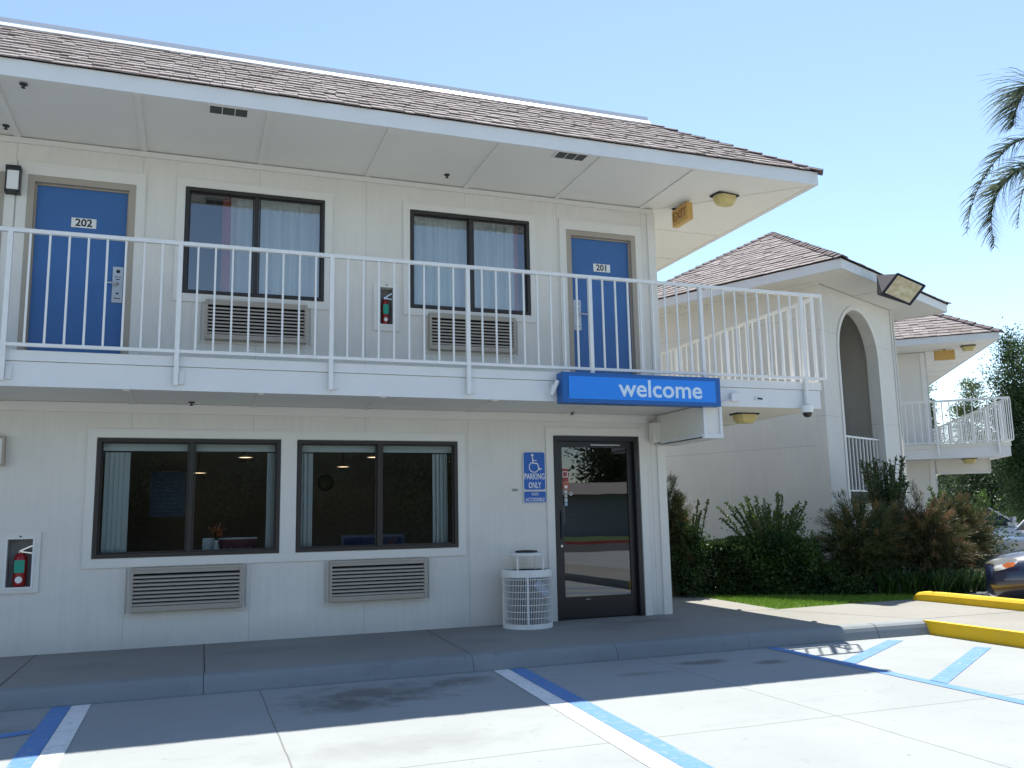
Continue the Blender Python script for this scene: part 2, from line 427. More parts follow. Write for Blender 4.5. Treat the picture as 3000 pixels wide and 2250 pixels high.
kerb('kerb', [(9.03,-2.14),(9.75,-2.15),(9.90,-2.20)], M['kerb'], [(0,1),(-.05,1),(-.35,1)])
kerb('yellow_kerb', [(9.905,-2.22),(9.96,-3.3),(9.97,-5.2)], M['yellow'], [(-.8,.8),(-1,0),(-1,0)], w=.16)
kerb('kerb', [(9.97,-5.21),(9.99,-16)], M['kerb'], [(-1,0),(-1,0)], w=.16)
# yellow kerb on the far side of the walkway stands above it
prof = [(0,.15),(.0,.24),(.03,.275),(.07,.285),(.13,.28),(.16,.25),(.16,0.0)]
b = MB(); n = len(prof); vs = []
path = [(11.46,-6.0),(11.46,-2.6),(11.45,-.75),(11.43,-.42),(11.40,-.30),(11.42,-.22)]
for i, (x, y) in enumerate(path):
    k = 1 if i < 4 else (.85, .45)[i-4]
    for a, z in prof: vs.append((x+a*k, y, .15+(z-.15)*k if z > .15 else z))
b.add(vs, [(i*n+q, i*n+q+1, (i+1)*n+q+1, (i+1)*n+q) for i in range(len(path)-1) for q in range(n-1)] + [tuple(range(len(vs)-n, len(vs)))])
b.add(vs[:n], [tuple(range(n-1,-1,-1))]); struct(b.build('yellow_kerb', M['yellow']))
# planting bed and lawn
bed = [(9.08,-.25),(10.4,-.16),(11.46,-.14),(11.62,-.10),(12.9,.10),(15.5,1.5),(21,4.3),(21,8.5),(9.3,9),(9.22,2.2)]
slab('planting_bed', bed, 0, .14, mat('bed_soil', (.045, .035, .026), .95, noise=(6, .3), bump=(20, .8, .02)))
b = MB()
for i in range(3, 6):
    a, c = V((*bed[i],0)), V((*bed[i+1],0)); d = (c-a).normalized(); nn = V((d.y,-d.x,0))*.14
    b.obox(a, c-a, nn, (0,0,.155))
struct(b.build('kerb', M['kerb']))
# lawn blades
N = 60000
px = rng.uniform(9.08, 15.5, N); py = rng.uniform(-.25, 2.6, N)
def front_y(x): return np.interp(x, [9.08,10.4,11.46,11.62,12.9,15.5], [-.25,-.16,-.14,-.10,.35,1.6])
back = np.interp(px, [9.1,9.5,10.5,11.2,12,13,15.5], [2.4,1.75,1.15,.75,.62,.85,2.1])
k = (py > front_y(px)+.01) & (py < back) & (px > np.interp(py, [-.25, 2.2], [9.08, 9.22])); px, py = px[k], py[k]
n = len(px); a = rng.uniform(0, 6.28, n); h = rng.uniform(.02, .05, n); wd = .004
P = np.zeros((n,4,3)); dx, dy = np.cos(a)*wd, np.sin(a)*wd; lx, ly = rng.normal(0,.014,n), rng.normal(0,.014,n)
P[:,0] = np.stack([px-dx,py-dy,np.full(n,.135)],1); P[:,1] = np.stack([px+dx,py+dy,np.full(n,.135)],1)
P[:,2] = np.stack([px+lx+dx*.3,py+ly+dy*.3,.14+h],1); P[:,3] = np.stack([px+lx-dx*.3,py+ly-dy*.3,.14+h],1)
b = MB(); b.poly([(9.08,-.25,.1435),(10.4,-.16,.1435),(11.46,-.14,.1435),(11.62,-.10,.1435),(12.9,.35,.1435),(15.5,1.6,.1435),(15.5,2.2,.1435),(13,.9,.1435),(11.2,.8,.1435),(10.5,1.2,.1435),(9.5,1.8,.1435),(9.2,2.2,.1435)])
struct(b.build('lawn_turf', mat('turf', (.09, .15, .025), .9, noise=(18, .35))))
tag(fast_quads('grass', P, M['grass'], tone=rng.beta(2,2,n)), 'bright short lawn grass beside the concrete walkway corner', 'grass', kind='stuff')

# painted lines
def line(pts, m): 
    b = MB(); b.poly([(x, y, .004) for x, y in pts]); return struct(b.build('parking_marking', m))
line([(4.43,-2.145),(4.585,-2.145),(4.37,-5.65),(4.22,-8.6),(4.05,-8.6),(4.20,-5.65)], M['linewhite'])
line([(4.590,-2.145),(4.745,-2.145),(4.535,-5.65),(4.38,-8.6),(4.225,-8.6),(4.375,-5.65)], M['lineblue'])
line([(.70,-2.15),(.84,-2.15),(.835,-8),(.69,-8)], M['lineblue'])
line([(.845,-2.15),(.985,-2.15),(.995,-8),(.84,-8)], M['linewhite'])
line([(.689,-2.93),(.689,-3.08),(-2.3,-4.16),(-2.3,-4.0)], M['lineblue'])
line([(7.50,-2.15),(7.63,-2.15),(7.56,-8.0),(7.43,-8.0)], M['lineblue'])
for (x0, y0, x1, y1) in ((9.06,-2.34,7.61,-3.27),(9.45,-3.14,7.59,-4.36),(9.6,-4.3,7.58,-5.60),(9.7,-5.55,7.56,-6.95)):
    m_ = (y1-y0)/(x1-x0); hh_ = .075*math.hypot(1, m_)
    line([(x0-.05,y0-.05*m_+hh_),(x1,y1+hh_),(x1,y1-hh_),(x0+.06,y0+.06*m_-hh_)], M['lineblue'])

# ================================================================== helpers for buildings
def wall_grid(b, x0, x1, z0, z1, holes, y0, y1):
    """upright wall between y0 (front) and y1, with rectangular holes (xa,xb,za,zb)"""
    X = sorted({x0, x1, *[h[0] for h in holes], *[h[1] for h in holes]}); Z = sorted({z0, z1, *[h[2] for h in holes], *[h[3] for h in holes]})
    X = [x for x in X if x0 <= x <= x1]; Z = [z for z in Z if z0 <= z <= z1]
    def solid(i, j):
        if i < 0 or j < 0 or i >= len(X)-1 or j >= len(Z)-1: return False
        cx, cz = (X[i]+X[i+1])/2, (Z[j]+Z[j+1])/2
        return not any(h[0] < cx < h[1] and h[2] < cz < h[3] for h in holes)
    for i in range(len(X)-1):
        for j in range(len(Z)-1):
            if not solid(i, j): continue
            a, c, d, e = X[i], X[i+1], Z[j], Z[j+1]
            b.quad((a,y0,d),(c,y0,d),(c,y0,e),(a,y0,e)); b.quad((c,y1,d),(a,y1,d),(a,y1,e),(c,y1,e))
            if not solid(i-1,j): b.quad((a,y1,d),(a,y0,d),(a,y0,e),(a,y1,e))
            if not solid(i+1,j): b.quad((c,y0,d),(c,y1,d),(c,y1,e),(c,y0,e))
            if not solid(i,j-1): b.quad((a,y1,d),(c,y1,d),(c,y0,d),(a,y0,d))
            if not solid(i,j+1): b.quad((a,y0,e),(c,y0,e),(c,y1,e),(a,y1,e))
def ring(b, x0, x1, z0, z1, t, y0, y1, tb=None):
    """rectangular frame, bars butted end to end"""
    tb = t if tb is None else tb
    b.box((x0,y0,z0),(x0+t,y1,z1)); b.box((x1-t,y0,z0),(x1,y1,z1))
    b.box((x0+t,y0,z1-t),(x1-t,y1,z1))
    if tb > 0: b.box((x0+t,y0,z0),(x1-t,y1,z0+tb))

def shingles(name, o, ax, up, W, Hh, clip, parent, exposure=.165, wmin=.09, wmax=.20, lift=.004):
    """courses of individual shingles on a roof plane; clip(h)->(lo,hi) trims each course at the hips"""
    o, ax, up = V(o), V(ax).normalized(), V(up).normalized(); nrm = ax.cross(up).normalized()
    if nrm.z < 0: nrm = -nrm
    b = MB(); rows = int(Hh/exposure)
    for r in range(rows+1):
        h0 = r*exposure - .02; a = -random.random()*.2
        rowt = random.uniform(-.05, .05)
        while a < W:
            wd = random.uniform(wmin, wmax); hh = h0 + random.uniform(-.010, .012); L = exposure*1.5
            lo, hi = clip(max(h0, 0) + exposure*1.15); a1 = min(a + wd, hi); a0 = max(a, lo)
            if a1 - a0 > .03:
                th = random.uniform(.009, .019); tone = min(1, max(0, random.gauss(.5, .17) + rowt))
                p = o + ax*(a0+.003) + up*hh + nrm*(lift + .010)
                L2 = min(L, max(.04, Hh - hh))
                b.obox(p, ax*(a1-a0-.006), up*L2 - nrm*.02*L2/L, nrm*th, tone)
            a += wd
    return b.build(name, M['shingle'], parent)

def hip_caps(b, p0, p1, step=.17, w=.11, th=.022):
    p0, p1 = V(p0), V(p1); d = (p1-p0); L = d.length; d.normalize(); side = d.cross(V((0,0,1))).normalized(); up = side.cross(d)
    k = 0; t = -.03
    while t < L-.12:
        for s in (-1, 1):
            sl = (side*s - up*.45).normalized()
            b.obox(p0 + d*t + up*(.020+random.uniform(0,.012)), sl*w, d*(step*1.2) - up*.022, up*th)
        t += step; k += 1

def railing(name, p0, p1, n_bal, zt, zb, post_every=9, zp=2.783, posts=True, parent=None, lead=0, thick=.038):
    """pickets between two rails; every post_every-th upright is a post that runs down the slab edge"""
    p0, p1 = V((*p0, 0)), V((*p1, 0)); d = p1-p0; dn = d.normalized()
    b = MB(); b.bar(p0+V((0,0,zt)), p1+V((0,0,zt)), .045, thick); b.build('top_rail', M['rail'], parent)
    b = MB(); b.bar(p0+V((0,0,zb)), p1+V((0,0,zb)), .035, .032); b.build('bottom_rail', M['rail'], parent)
    bal = None
    for i in range(n_bal+1):
        p = p0 + d*(i/n_bal); s = .019
        if posts and (i + lead) % post_every == 0:
            b = MB(); b.box((p.x-.022,p.y-.022,zp),(p.x+.022,p.y+.022,zt-thick/2)); b.build('post', M['rail'], parent)
            continue
        if bal is None:
            b = MB(); b.box((-s/2,-s/2,zb+.016),(s/2,s/2,zt-thick/2)); bal = b.build('baluster', M['rail'], parent); bal.location = (p.x, p.y, 0)
        else:
            c = bal.copy(); COL.objects.link(c); c.location = (p.x, p.y, 0)

# ================================================================== MOTEL BUILDING
B1 = tag(empty('motel_building', (0,0,0)), 'white two storey motel block with blue doors, lobby windows and a shingled eave', 'building')
XL = -9.0; XC = 7.60
FZ, FT = 5.627, 5.80
lobby = (.732, 2.633, 1.09, 2.361), (2.819, 4.728, 1.09, 2.361)
upper = (1.518, 3.097, 4.009, 5.268), (4.150, 5.739, 4.009, 5.268)
doors = (-1.60, -.30), (-.085, .995), (6.27, 7.30)
gd = (6.0, 7.217, .15, 2.452)
ext = (3.77, 3.93, 3.78, 4.24), (-.05, .18, .83, 1.31)
holes = [*lobby, *upper, *[(a, c, 3.05, 5.215) for a, c in doors], gd, *ext]
b = MB(); wall_grid(b, XL, XC, .15, FZ, holes, 0, .14)
b.box((XC-.14,.141,.15),(XC,5.4,FZ)); b.box((XL,5.4,.15),(XC,5.54,FZ)); b.box((XL,.141,.15),(XL+.14,5.4,FZ))
b.build('wall', M['siding'], B1)
# rooms behind the openings
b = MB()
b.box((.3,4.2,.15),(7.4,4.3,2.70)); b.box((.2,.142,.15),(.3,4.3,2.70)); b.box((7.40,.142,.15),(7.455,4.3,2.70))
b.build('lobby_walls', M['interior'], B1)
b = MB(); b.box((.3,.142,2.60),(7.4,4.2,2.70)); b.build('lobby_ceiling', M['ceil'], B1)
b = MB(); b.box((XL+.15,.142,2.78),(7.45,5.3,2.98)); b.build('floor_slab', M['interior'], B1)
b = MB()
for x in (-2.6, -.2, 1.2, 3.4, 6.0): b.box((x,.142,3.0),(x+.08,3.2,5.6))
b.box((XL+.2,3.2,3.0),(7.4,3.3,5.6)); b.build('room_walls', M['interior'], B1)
# corner board, trim boards
b = MB(); b.box((7.50,-.02,.15),(7.60,-.0015,2.62)); b.box((7.50,-.02,3.0),(7.60,-.0015,FZ-.045)); b.box((XC+.0015,-.017,.15),(XC+.02,.10,FZ-.045)); b.build('corner_board', M['paint'], B1)
b = MB(); b.box((XL,-.024,2.635),(7.36,-.002,2.738));  b.box((XL,-.03,5.565),(XC,-.002,FZ-.001)); b.build('trim_board', M['paint'], B1)
b = MB(); ring(b, 1.42, 3.19, 3.915, 5.365, .095, -.018, -.002); b.build('window_trim', M['paint'], B1); b = MB(); b.box((4.06,-.018,3.915),(4.145,-.002,5.365)); b.box((5.744,-.018,3.915),(5.83,-.002,5.365)); b.box((4.145,-.018,5.273),(5.744,-.002,5.365)); b.box((4.145,-.018,3.915),(5.744,-.002,4.004)); b.build('window_trim', M['paint'], B1)
b = MB(); b.box((.64,-.018,2.366),(4.83,-.002,2.462)); b.box((.64,-.018,.99),(4.83,-.002,1.085)); b.box((.64,-.018,1.085),(.727,-.002,2.366)); b.box((2.638,-.018,1.085),(2.814,-.002,2.366)); b.box((4.733,-.018,1.085),(4.83,-.002,2.366)); b.build('window_trim', M['paint'], B1)
for a, c in doors: b = MB(); ring(b, a-.10, c+.10, 3.05, 5.365, .10, -.018, -.002, 0); b.box((a+.0,-.018,5.22),(c-.0,-.002,5.265)); b.build('door_trim', M['paint'], B1)
b = MB(); ring(b, 5.90, 7.33, .15, 2.56, .10, -.018, -.002, 0); b.build('door_trim', M['paint'], B1)

# upper doors
def room_door(a, c, num):
    x0, x1 = a+.085, c-.083
    fr = MB(); ring(fr, a, c, 3.05, 5.215, .068, -.022, .10, 0); ring(fr, a+.068, c-.068, 3.05, 5.147, .018, .035, .10, 0)
    d = MB(); d.box((x0,.045,3.06),(x1,.09,5.127)); dr = d.build('door', M['blue'], B1, bevel=.004)
    fr.build('door_frame', M['tan'], dr)
    if num:
        p = MB(); cx = (x0+x1)/2 + .02
        p.box((cx-.125,.036,4.685),(cx+.125,.0445,4.795)); p.build('number_plate', M['white'], dr, bevel=.003)
        text('room_number', num, (cx, .035, 4.738), .115, M['ink'], dr, .002, bold=.0028)
        hx = x1-.065 if num == '202' else x0+.065
        q = MB(); q.box((hx-.055,.030,3.86),(hx+.055,.0445,4.27)); q.build('lock_plate', M['plate'], dr, bevel=.004)
        q = MB(); sg = -1 if num == '202' else 1
        q.tube([(hx,.03,4.07),(hx,-.02,4.07),(hx+sg*.02,-.03,4.07),(hx+sg*.115,-.03,4.068)], .011, 8); q.build('handle', M['chrome'], dr, smooth=True)
        q = MB(); q.lathe([(.020,0),(.020,.003)], (hx,.0265,4.215), 16, 'y'); q.build('round_symbol', M['ink'], dr)
        for (za, zb, hw) in ((4.150,4.156,.034),(3.905,3.913,.034),(3.955,3.975,.012),(4.120,4.130,.020)):
            q = MB(); q.box((hx-hw,.027,za),(hx+hw,.030,zb)); q.build('marking', M['ink'], dr)
room_door(*doors[0], ''); room_door(*doors[1], '202'); room_door(*doors[2], '201')

# sliding windows
def slider(x0, x1, z0, z1, t=.038):
    gm = M['glass'] if z0 > 3 else M['glasslow']
    f = MB(); ring(f, x0+.003, x1-.003, z0+.003, z1-.003, t, -.026, .075); m = (x0+x1)/2
    f.box((m-.024,-.004,z0+t+.003),(m+.024,.068,z1-t-.003))
    wn = f.build('window', M['bronze'], B1)
    g = MB(); g.quad((x0+t,.040,z0+t),(m-.02,.040,z0+t),(m-.02,.040,z1-t),(x0+t,.040,z1-t)); g.quad((m+.02,.020,z0+t),(x1-t,.020,z0+t),(x1-t,.020,z1-t),(m+.02,.020,z1-t))
    g.build('pane', gm, wn)
    s = MB(); ring(s, x0+t+.004, m-.028, z0+t+.004, z1-t-.004, .016, .034, .05); ring(s, m+.028, x1-t-.004, z0+t+.004, z1-t-.004, .016, .014, .032)
    s.build('sash', M['bronze'], wn)
for q in (*lobby, *upper): slider(*q)

# glazed lobby door
fr = MB(); ring(fr, 6.003, 7.214, .15, 2.449, .06, -.022, .12, 0); frm = fr.build('lobby_door', M['black'], B1)
d = MB(); ring(d, 6.066, 7.151, .165, 2.386, .075, .045, .085, .26); d.build('door_leaf', M['black'], frm)
d = MB(); d.quad((6.14,.065,.42),(7.077,.065,.42),(7.077,.065,2.312),(6.14,.065,2.312)); d.build('pane', M['glassdk'], frm)
d = MB(); d.bar((6.105,.012,1.15),(6.105,.012,1.50),.03,.02,(0,1,0)); d.box((6.085,.012,1.16),(6.125,.0445,1.19)); d.box((6.085,.012,1.45),(6.125,.0445,1.48)); d.build('handle', M['lampgrey'], frm)
d = MB(); d.lathe([(.016,-.012),(.018,0)], (6.105,.044,1.06), 16, 'y'); d.build('lock_cylinder', M['chrome'], frm)
d = MB(); d.box((6.55,.04,2.337),(6.98,.0445,2.347)); d.build('closer_track', M['chrome'], frm)
d = MB(); d.box((6.42,.04,.385),(6.48,.0445,.395)); d.build('maker_plate', M['tan'], frm)

# balcony slab, edge boards, underside
b = MB(); b.box((XL,-1.08,2.76),(9.30,-.0015,3.03)); b.box((XC+.001,-.0015,2.76),(9.30,5.8,3.03)); b.build('balcony_slab', M['soffit'], B1)
b = MB(); b.box((XL,-1.10,2.739),(9.32,-1.0805,2.975)); b.box((9.3005,-1.0805,2.739),(9.32,5.8,2.975))
b.box((XL,-1.115,2.980),(9.335,-1.0805,3.08)); b.box((9.3005,-1.0805,2.980),(9.335,5.8,3.08)); b.build('balcony_edge_board', M['fascia'], B1)
b = MB(); b.box((XL,-1.0800,2.742),(9.30,-.0245,2.7595)); b.box((XC+.02,-.0245,2.742),(9.30,5.8,2.7595)); b.build('balcony_underside', M['soffit'], B1)
def part_box(name, a, c, m, par): q = MB(); q.box(a, c); return q.build(name, m, par)
for k in range(-2, 6):
    x = 1.06 + 1.27*k
    if not (7.3 < x < 7.8): part_box('underside_batten', (x-.03,-1.06,2.728),(x+.03,-.03,2.7415), M['soffit'], B1)
for y in (.74, 2.01, 3.28, 4.55): part_box('underside_batten', (7.63,y-.022,2.733),(9.28,y+.022,2.7415), M['soffit'], B1)
# bracket beam end under the balcony
def beam(parent, M4=None):
    b = MB(); b.M = M4
    b.box((7.50,-1.16,2.37),(7.74,-.03,2.7325)); b.box((7.38,-.15,2.37),(7.4985,-.026,2.63))
    b.build('bracket_beam', M['soffit'], parent)
    b = MB(); b.M = M4
    ring(b, 7.495, 7.76, 2.35, 2.7325, .035, -1.185, -1.1605); b.box((7.475,-1.16,2.335),(7.4985,-.16,2.385)); b.box((7.475,-1.185,2.333),(7.77,-.03,2.3485))
    b.build('beam_trim', M['fascia'], parent)
beam(B1)

# railing of the motel balcony
rl = tag(empty('balcony_railing', (0,0,0)), 'white picket railing along the balcony in front of doors 202 and 201', 'railing')
railing('f', (-9.07,-1.15), (9.403,-1.15), 110, 4.232, 3.125, 9, 2.783, True, rl)
railing('s', (9.403,-.982), (9.403,5.738), 40, 4.232, 3.125, 9, 2.783, True, rl, lead=6)
for o in rl.children:
    if o.name.startswith('baluster') and o.location.x < -1.6: bpy.data.objects.remove(o)
for i in range(0, 7):
    x = 1.511*i; q = MB(); q.box((x+.025,-1.125,2.80),(x+.075,-1.1005,2.93)); q.build('post_bracket', M['fascia'], rl)

# roof of the motel
rise = .72; RY = 1.60
b = MB()
b.box((XL,-1.476,FZ),(9.227,-1.452,FT)); b.box((9.203,-1.452,FZ),(9.227,6.8,FT)); b.build('fascia', M['fascia'], B1)
b = MB(); b.box((XL,-1.4515,FZ+.012),(9.2025,-.0305,FZ+.03)); b.box((XC+.021,-.0305,FZ+.012),(9.2025,6.8,FZ+.03)); b.box((XL,-.0305,FZ+.012),(XC+.021,5.54,FZ+.03)); b.build('soffit', M['soffit'], B1)
for k in range(-2, 6):
    x = 1.06 + 1.27*k; part_box('soffit_batten', (x-.03,-1.41,FZ-.006),(x+.03,-.031,FZ+.0115), M['soffit'], B1)
for y in (.74, 2.01, 3.28, 4.55): part_box('soffit_batten', (7.63,y-.014,FZ+.002),(9.15,y+.014,FZ+.0115), M['soffit'], B1)
b = MB(); b.obox((7.63,-.03,FZ+.003),(1.47,-1.33,0),(.015,.015,0),(0,0,.0085)); b.build('soffit_batten', M['soffit'], B1)
b = MB(); b.box((XL,-1.4515,FZ+.003),(9.16,-1.415,FZ+.0118)); b.box((9.16,-1.4515,FZ+.003),(9.2025,6.8,FZ+.0118)); b.build('soffit_edge_trim', M['soffit'], B1)
xe, ye, z0 = 9.24, -1.485, 5.803
b = MB()
P1 = lambda x, y, z: (x, y, z)
b.poly([(XL,ye,z0),(xe,ye,z0),(xe-RY,ye+RY,z0+RY*rise),(XL,ye+RY,z0+RY*rise)])
b.poly([(xe,ye,z0),(xe,6.8,z0),(xe-RY,6.8,z0+RY*rise),(xe-RY,ye+RY,z0+RY*rise)])
b.poly([(XL,ye+RY,z0+RY*rise),(xe-RY,ye+RY,z0+RY*rise),(xe-RY,6.8,z0+RY*rise),(XL,6.8,z0+RY*rise)])
b.poly([(XL,ye,FT+.001),(XL,6.8,FT+.001),(xe,6.8,FT+.001),(xe,ye,FT+.001)])
b.poly([(xe,6.8,z0),(XL,6.8,z0),(XL,6.8,z0+RY*rise),(xe-RY,6.8,z0+RY*rise)])
rf = b.build('roof', M['capsh'], B1)
sl_len = RY*math.hypot(1, rise); cs = 1/math.hypot(1, rise)
shingles('shingle_courses', (-3.2, ye, z0), (1,0,0), (0,cs,rise*cs), xe+3.2, sl_len, lambda h: (0, xe+3.2-h*cs), rf)
shingles('shingle_courses', (xe, ye, z0), (0,1,0), (-cs,0,rise*cs), 8.2, sl_len, lambda h: (h*cs, 8.2), rf, wmin=.2, wmax=.4)
b = MB(); hip_caps(b, (xe+.01,ye-.01,z0+.0), (xe-RY,ye+RY,z0+RY*rise), .21, .10, .018); b.build('hip_cap', M['capsh'], rf)
b = MB(); b.box((XL,.105,6.90),(7.66,.30,7.065)); b.build('parapet', M['parapet'], B1)
b = MB(); b.prism([(XL,.015,6.915),(XL,.1045,6.95),(XL,.1045,7.02),(XL,.015,6.925)], (7.66-XL,0,0)); b.build('parapet_flashing', mat('white_flashing', (.85,.85,.85), .35), B1)

# ================================================================== THINGS ON THE MOTEL
# through-wall air conditioners
def ac_unit(loc_, label):
    t = tag(empty('air_conditioner', loc_), label, 'air conditioner', 'air conditioner grilles in the motel wall')
    w_, h_, p_ = 1.125, .455, .10
    b = MB(); ring(b, 0, w_, 0, h_, .028, -p_, -.002, .055); b.box((.028,-p_,h_-.062),(w_-.028,-p_+.02,h_-.028)); b.build('casing', M['ac'], t, bevel=.004)
    b = MB(); b.box((.03,-.03,.03),(w_-.03,-.004,h_-.03)); b.build('core', M['dark'], t)
    for k in range(8):
        z = .062 + k*.0405
        b = MB(); b.prism([(.0285,-p_+.004,z),(.0285,-p_+.006,z+.019),(.0285,-p_+.036,z+.027),(.0285,-p_+.034,z+.008)], (w_-.057,0,0)); b.build('louvre', M['ac'], t)
    b = MB(); b.box((-.06,-.020,-.035),(w_+.06,-.0185,-.02)); b.box((-.06,-.020,-.035),(-.05,-.002,h_)); b.box((w_+.05,-.020,-.035),(w_+.06,-.002,h_)); b.build('sleeve_trim', M['paint'], t)
    return t
ac = ac_unit((1.77,0,3.483), 'air conditioner grille below the upstairs window beside door 202')
copy_tree(ac, (4.37,0,3.488), 0, 'air conditioner grille below the upstairs window beside door 201')
copy_tree(ac, (1.12,0,.527), 0, 'air conditioner grille below the left lobby window')
copy_tree(ac, (3.19,0,.527), 0, 'air conditioner grille below the right lobby window')

# extinguisher cabinets
def cabinet(x0, x1, z0, z1, ix0, ix1, iz0, iz1, label):
    t = tag(empty('extinguisher_cabinet', (0,0,0)), label, 'fire extinguisher cabinet', 'recessed extinguisher cabinets')
    b = MB(); t_ = ix0-x0
    b.box((x0,-.020,z0),(ix0,-.002,z1)); b.box((ix1,-.020,z0),(x1,-.002,z1)); b.box((ix0,-.020,iz1),(ix1,-.002,z1)); b.box((ix0,-.020,z0),(ix1,-.002,iz0)); b.build('frame', M['paint'], t)
    b = MB(); ring(b, ix0-.018, ix1+.018, iz0-.018, iz1+.02, .018, -.028, -.0205); b.build('door_rim', M['white'], t)
    b = MB(); b.lathe([(.008,0),(.008,.012)], ((ix0+ix1)/2,-.034,iz1+.028), 10, 'y'); b.build('knob', M['ink'], t)
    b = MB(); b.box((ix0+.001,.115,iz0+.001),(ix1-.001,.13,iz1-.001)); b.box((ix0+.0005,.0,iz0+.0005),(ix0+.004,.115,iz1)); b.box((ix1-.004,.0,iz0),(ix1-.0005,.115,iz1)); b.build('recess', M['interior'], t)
    b = MB(); cx = (ix0+ix1)/2; r_ = (ix1-ix0)*.27; hh = iz1-iz0
    b.lathe([(0,.0),(r_*.9,.0),(r_,.015),(r_,hh*.58),(r_*.8,hh*.66),(r_*.35,hh*.70),(r_*.3,hh*.74)], (cx,.065,iz0+.005), 20)
    e = b.build('extinguisher', M['red'], t, smooth=True)
    b = MB(); b.box((cx-r_*.75,.065-r_-.004,iz0+hh*.30),(cx+r_*.75,.065-r_+.008,iz0+hh*.56)); b.build('tag', M['green'], e)
    b = MB(); b.lathe([(r_*.55,0),(r_*.55,.003)], (cx,.065-r_-.003,iz0+hh*.15), 14, 'y'); b.build('seal', M['white'], e)
    b = MB(); b.bar((cx,.05,iz0+hh*.76),(ix1-.006,.02,iz0+hh*.86),.014); b.bar((cx,.05,iz0+hh*.74),(ix1-.006,.02,iz0+hh*.70),.012); b.box((cx-.02,.045,iz0+hh*.71),(cx+.02,.085,iz0+hh*.77)); b.build('handle', M['chrome'], e)
    return t
cabinet(3.69,4.01,3.70,4.29, 3.77,3.93,3.78,4.24, 'extinguisher cabinet upstairs between the two curtained windows')
cabinet(-.12,.25,.77,1.38, -.05,.18,.83,1.31, 'extinguisher cabinet downstairs, left of the lobby windows')

# wall lanterns
def lantern(x0, x1, z0, z1, label):
    t = tag(empty('wall_lamp', (0,0,0)), label, 'wall lamp')
    h = z1-z0; c = (x0+x1)/2
    b = MB(); b.prism([(x0,-.002,z0),(x0,-.115,z0+.02),(x0,-.115,z0+.035),(x0,-.002,z0+.02)], (x1-x0,0,0)); b.box((x0,-.115,z0+.0),(x0+.010,-.002,z1-.05)); b.box((x1-.010,-.115,z0+.0),(x1,-.002,z1-.05)); b.build('frame', M['black'], t)
    b = MB(); b.box((x0-.004,-.12,z1-.052),(x1+.004,-.002,z1)); b.build('cap', M['black'], t, bevel=.006)
    b = MB(); b.box((x0+.0105,-.108,z0+.036),(x1-.0105,-.004,z1-.053)); b.build('diffuser', M['white'], t, bevel=.006)
lantern(-.285,-.145,4.965,5.27, 'black framed wall lantern beside door 202')
t = tag(empty('wall_lamp', (0,0,0)), 'grey box lamp at the left edge of the ground floor wall', 'wall lamp')
b = MB(); ring(b, -.37, -.125, 2.06, 2.36, .022, -.09, -.002); b.build('frame', M['ac'], t)
b = MB(); b.box((-.347,-.08,2.083),(-.148,-.004,2.337)); b.build('diffuser', M['white'], t)

# ceiling vents and sprinklers
for (x, y, lab) in ((1.74,-1.43,'three part soffit vent above the window next to door 202'), (5.58,-1.45,'three part soffit vent near door 201 end of the eave')):
    t = tag(empty('soffit_vent', (x,y,FZ)), lab, 'vent', 'vents in the soffit')
    b = MB(); ring(b, -.03, .40, -.02, .20, .025, 0, .008); fr = b
    b = MB()
    for i in range(3): b.box((.0+i*.125,.01,-.004),(.115+i*.125,.175,.0105))
    b.build('screen', mat('vent_screen', (.07,.07,.065), .9, bump=(300,.6,.002)), t)
    b = MB(); b.box((-.022,-.014,-.004),(-.001,.198,.0105)); b.box((.366,-.014,-.004),(.387,.198,.0105)); b.box((-.001,-.014,-.004),(.366,.009,.0105)); b.box((-.001,.176,-.004),(.366,.198,.0105))
    for i in (1,2): b.box((i*.125-.009,.01,-.006),(i*.125-.001,.175,.010))
    b.build('frame', M['paint'], t)
def sprinkler(x, y, z, lab):
    t = tag(empty('sprinkler_head', (x,y,z)), lab, 'sprinkler', 'ceiling sprinkler heads')
    b = MB(); b.lathe([(.038,0),(.032,-.010),(.012,-.014),(.010,-.035)], (0,0,0), 14); b.build('escutcheon', M['lampgrey'], t)
    b = MB(); b.lathe([(.020,-.036),(.020,-.040)], (0,0,0), 12); b.build('deflector', M['lampgrey'], t)
sprinkler(.05,-1.33,FZ+.002,'sprinkler at the eave edge, top left corner'); sprinkler(-.28,-.27,FZ+.01,'sprinkler above the left lantern of door 202'); sprinkler(4.53,-.36,FZ+.01,'sprinkler over the balcony between the vents')
sprinkler(7.88,-.12,FZ+.01,'sprinkler beside the exit sign'); sprinkler(1.66,-.24,2.741,'sprinkler under the balcony over the left lobby window'); sprinkler(6.2,-.18,2.741,'sprinkler under the balcony before the glass door')

# exit signs
def exit_sign(loc_, rz, lab, w_=.40, h_=.24):
    t = tag(empty('exit_sign', loc_, rz), lab, 'exit sign', 'hanging exit signs')
    b = MB(); b.box((-w_/2,-.045,-h_-.02),(w_/2,.045,-.02)); b.build('case', M['exitsign'], t, bevel=.01)
    b = MB(); b.box((-.03,-.02,-.0195),(.03,.02,.012)); b.build('mount', M['exitsign'], t)
    if rz < R(-80): text('lettering', 'EXIT', (0,-.0475,-h_/2-.02), .17, M['exitlet'], t, .003, bold=.003)
exit_sign((7.90,-.29,FZ), R(-90), 'yellowed exit sign hanging under the motel eave')

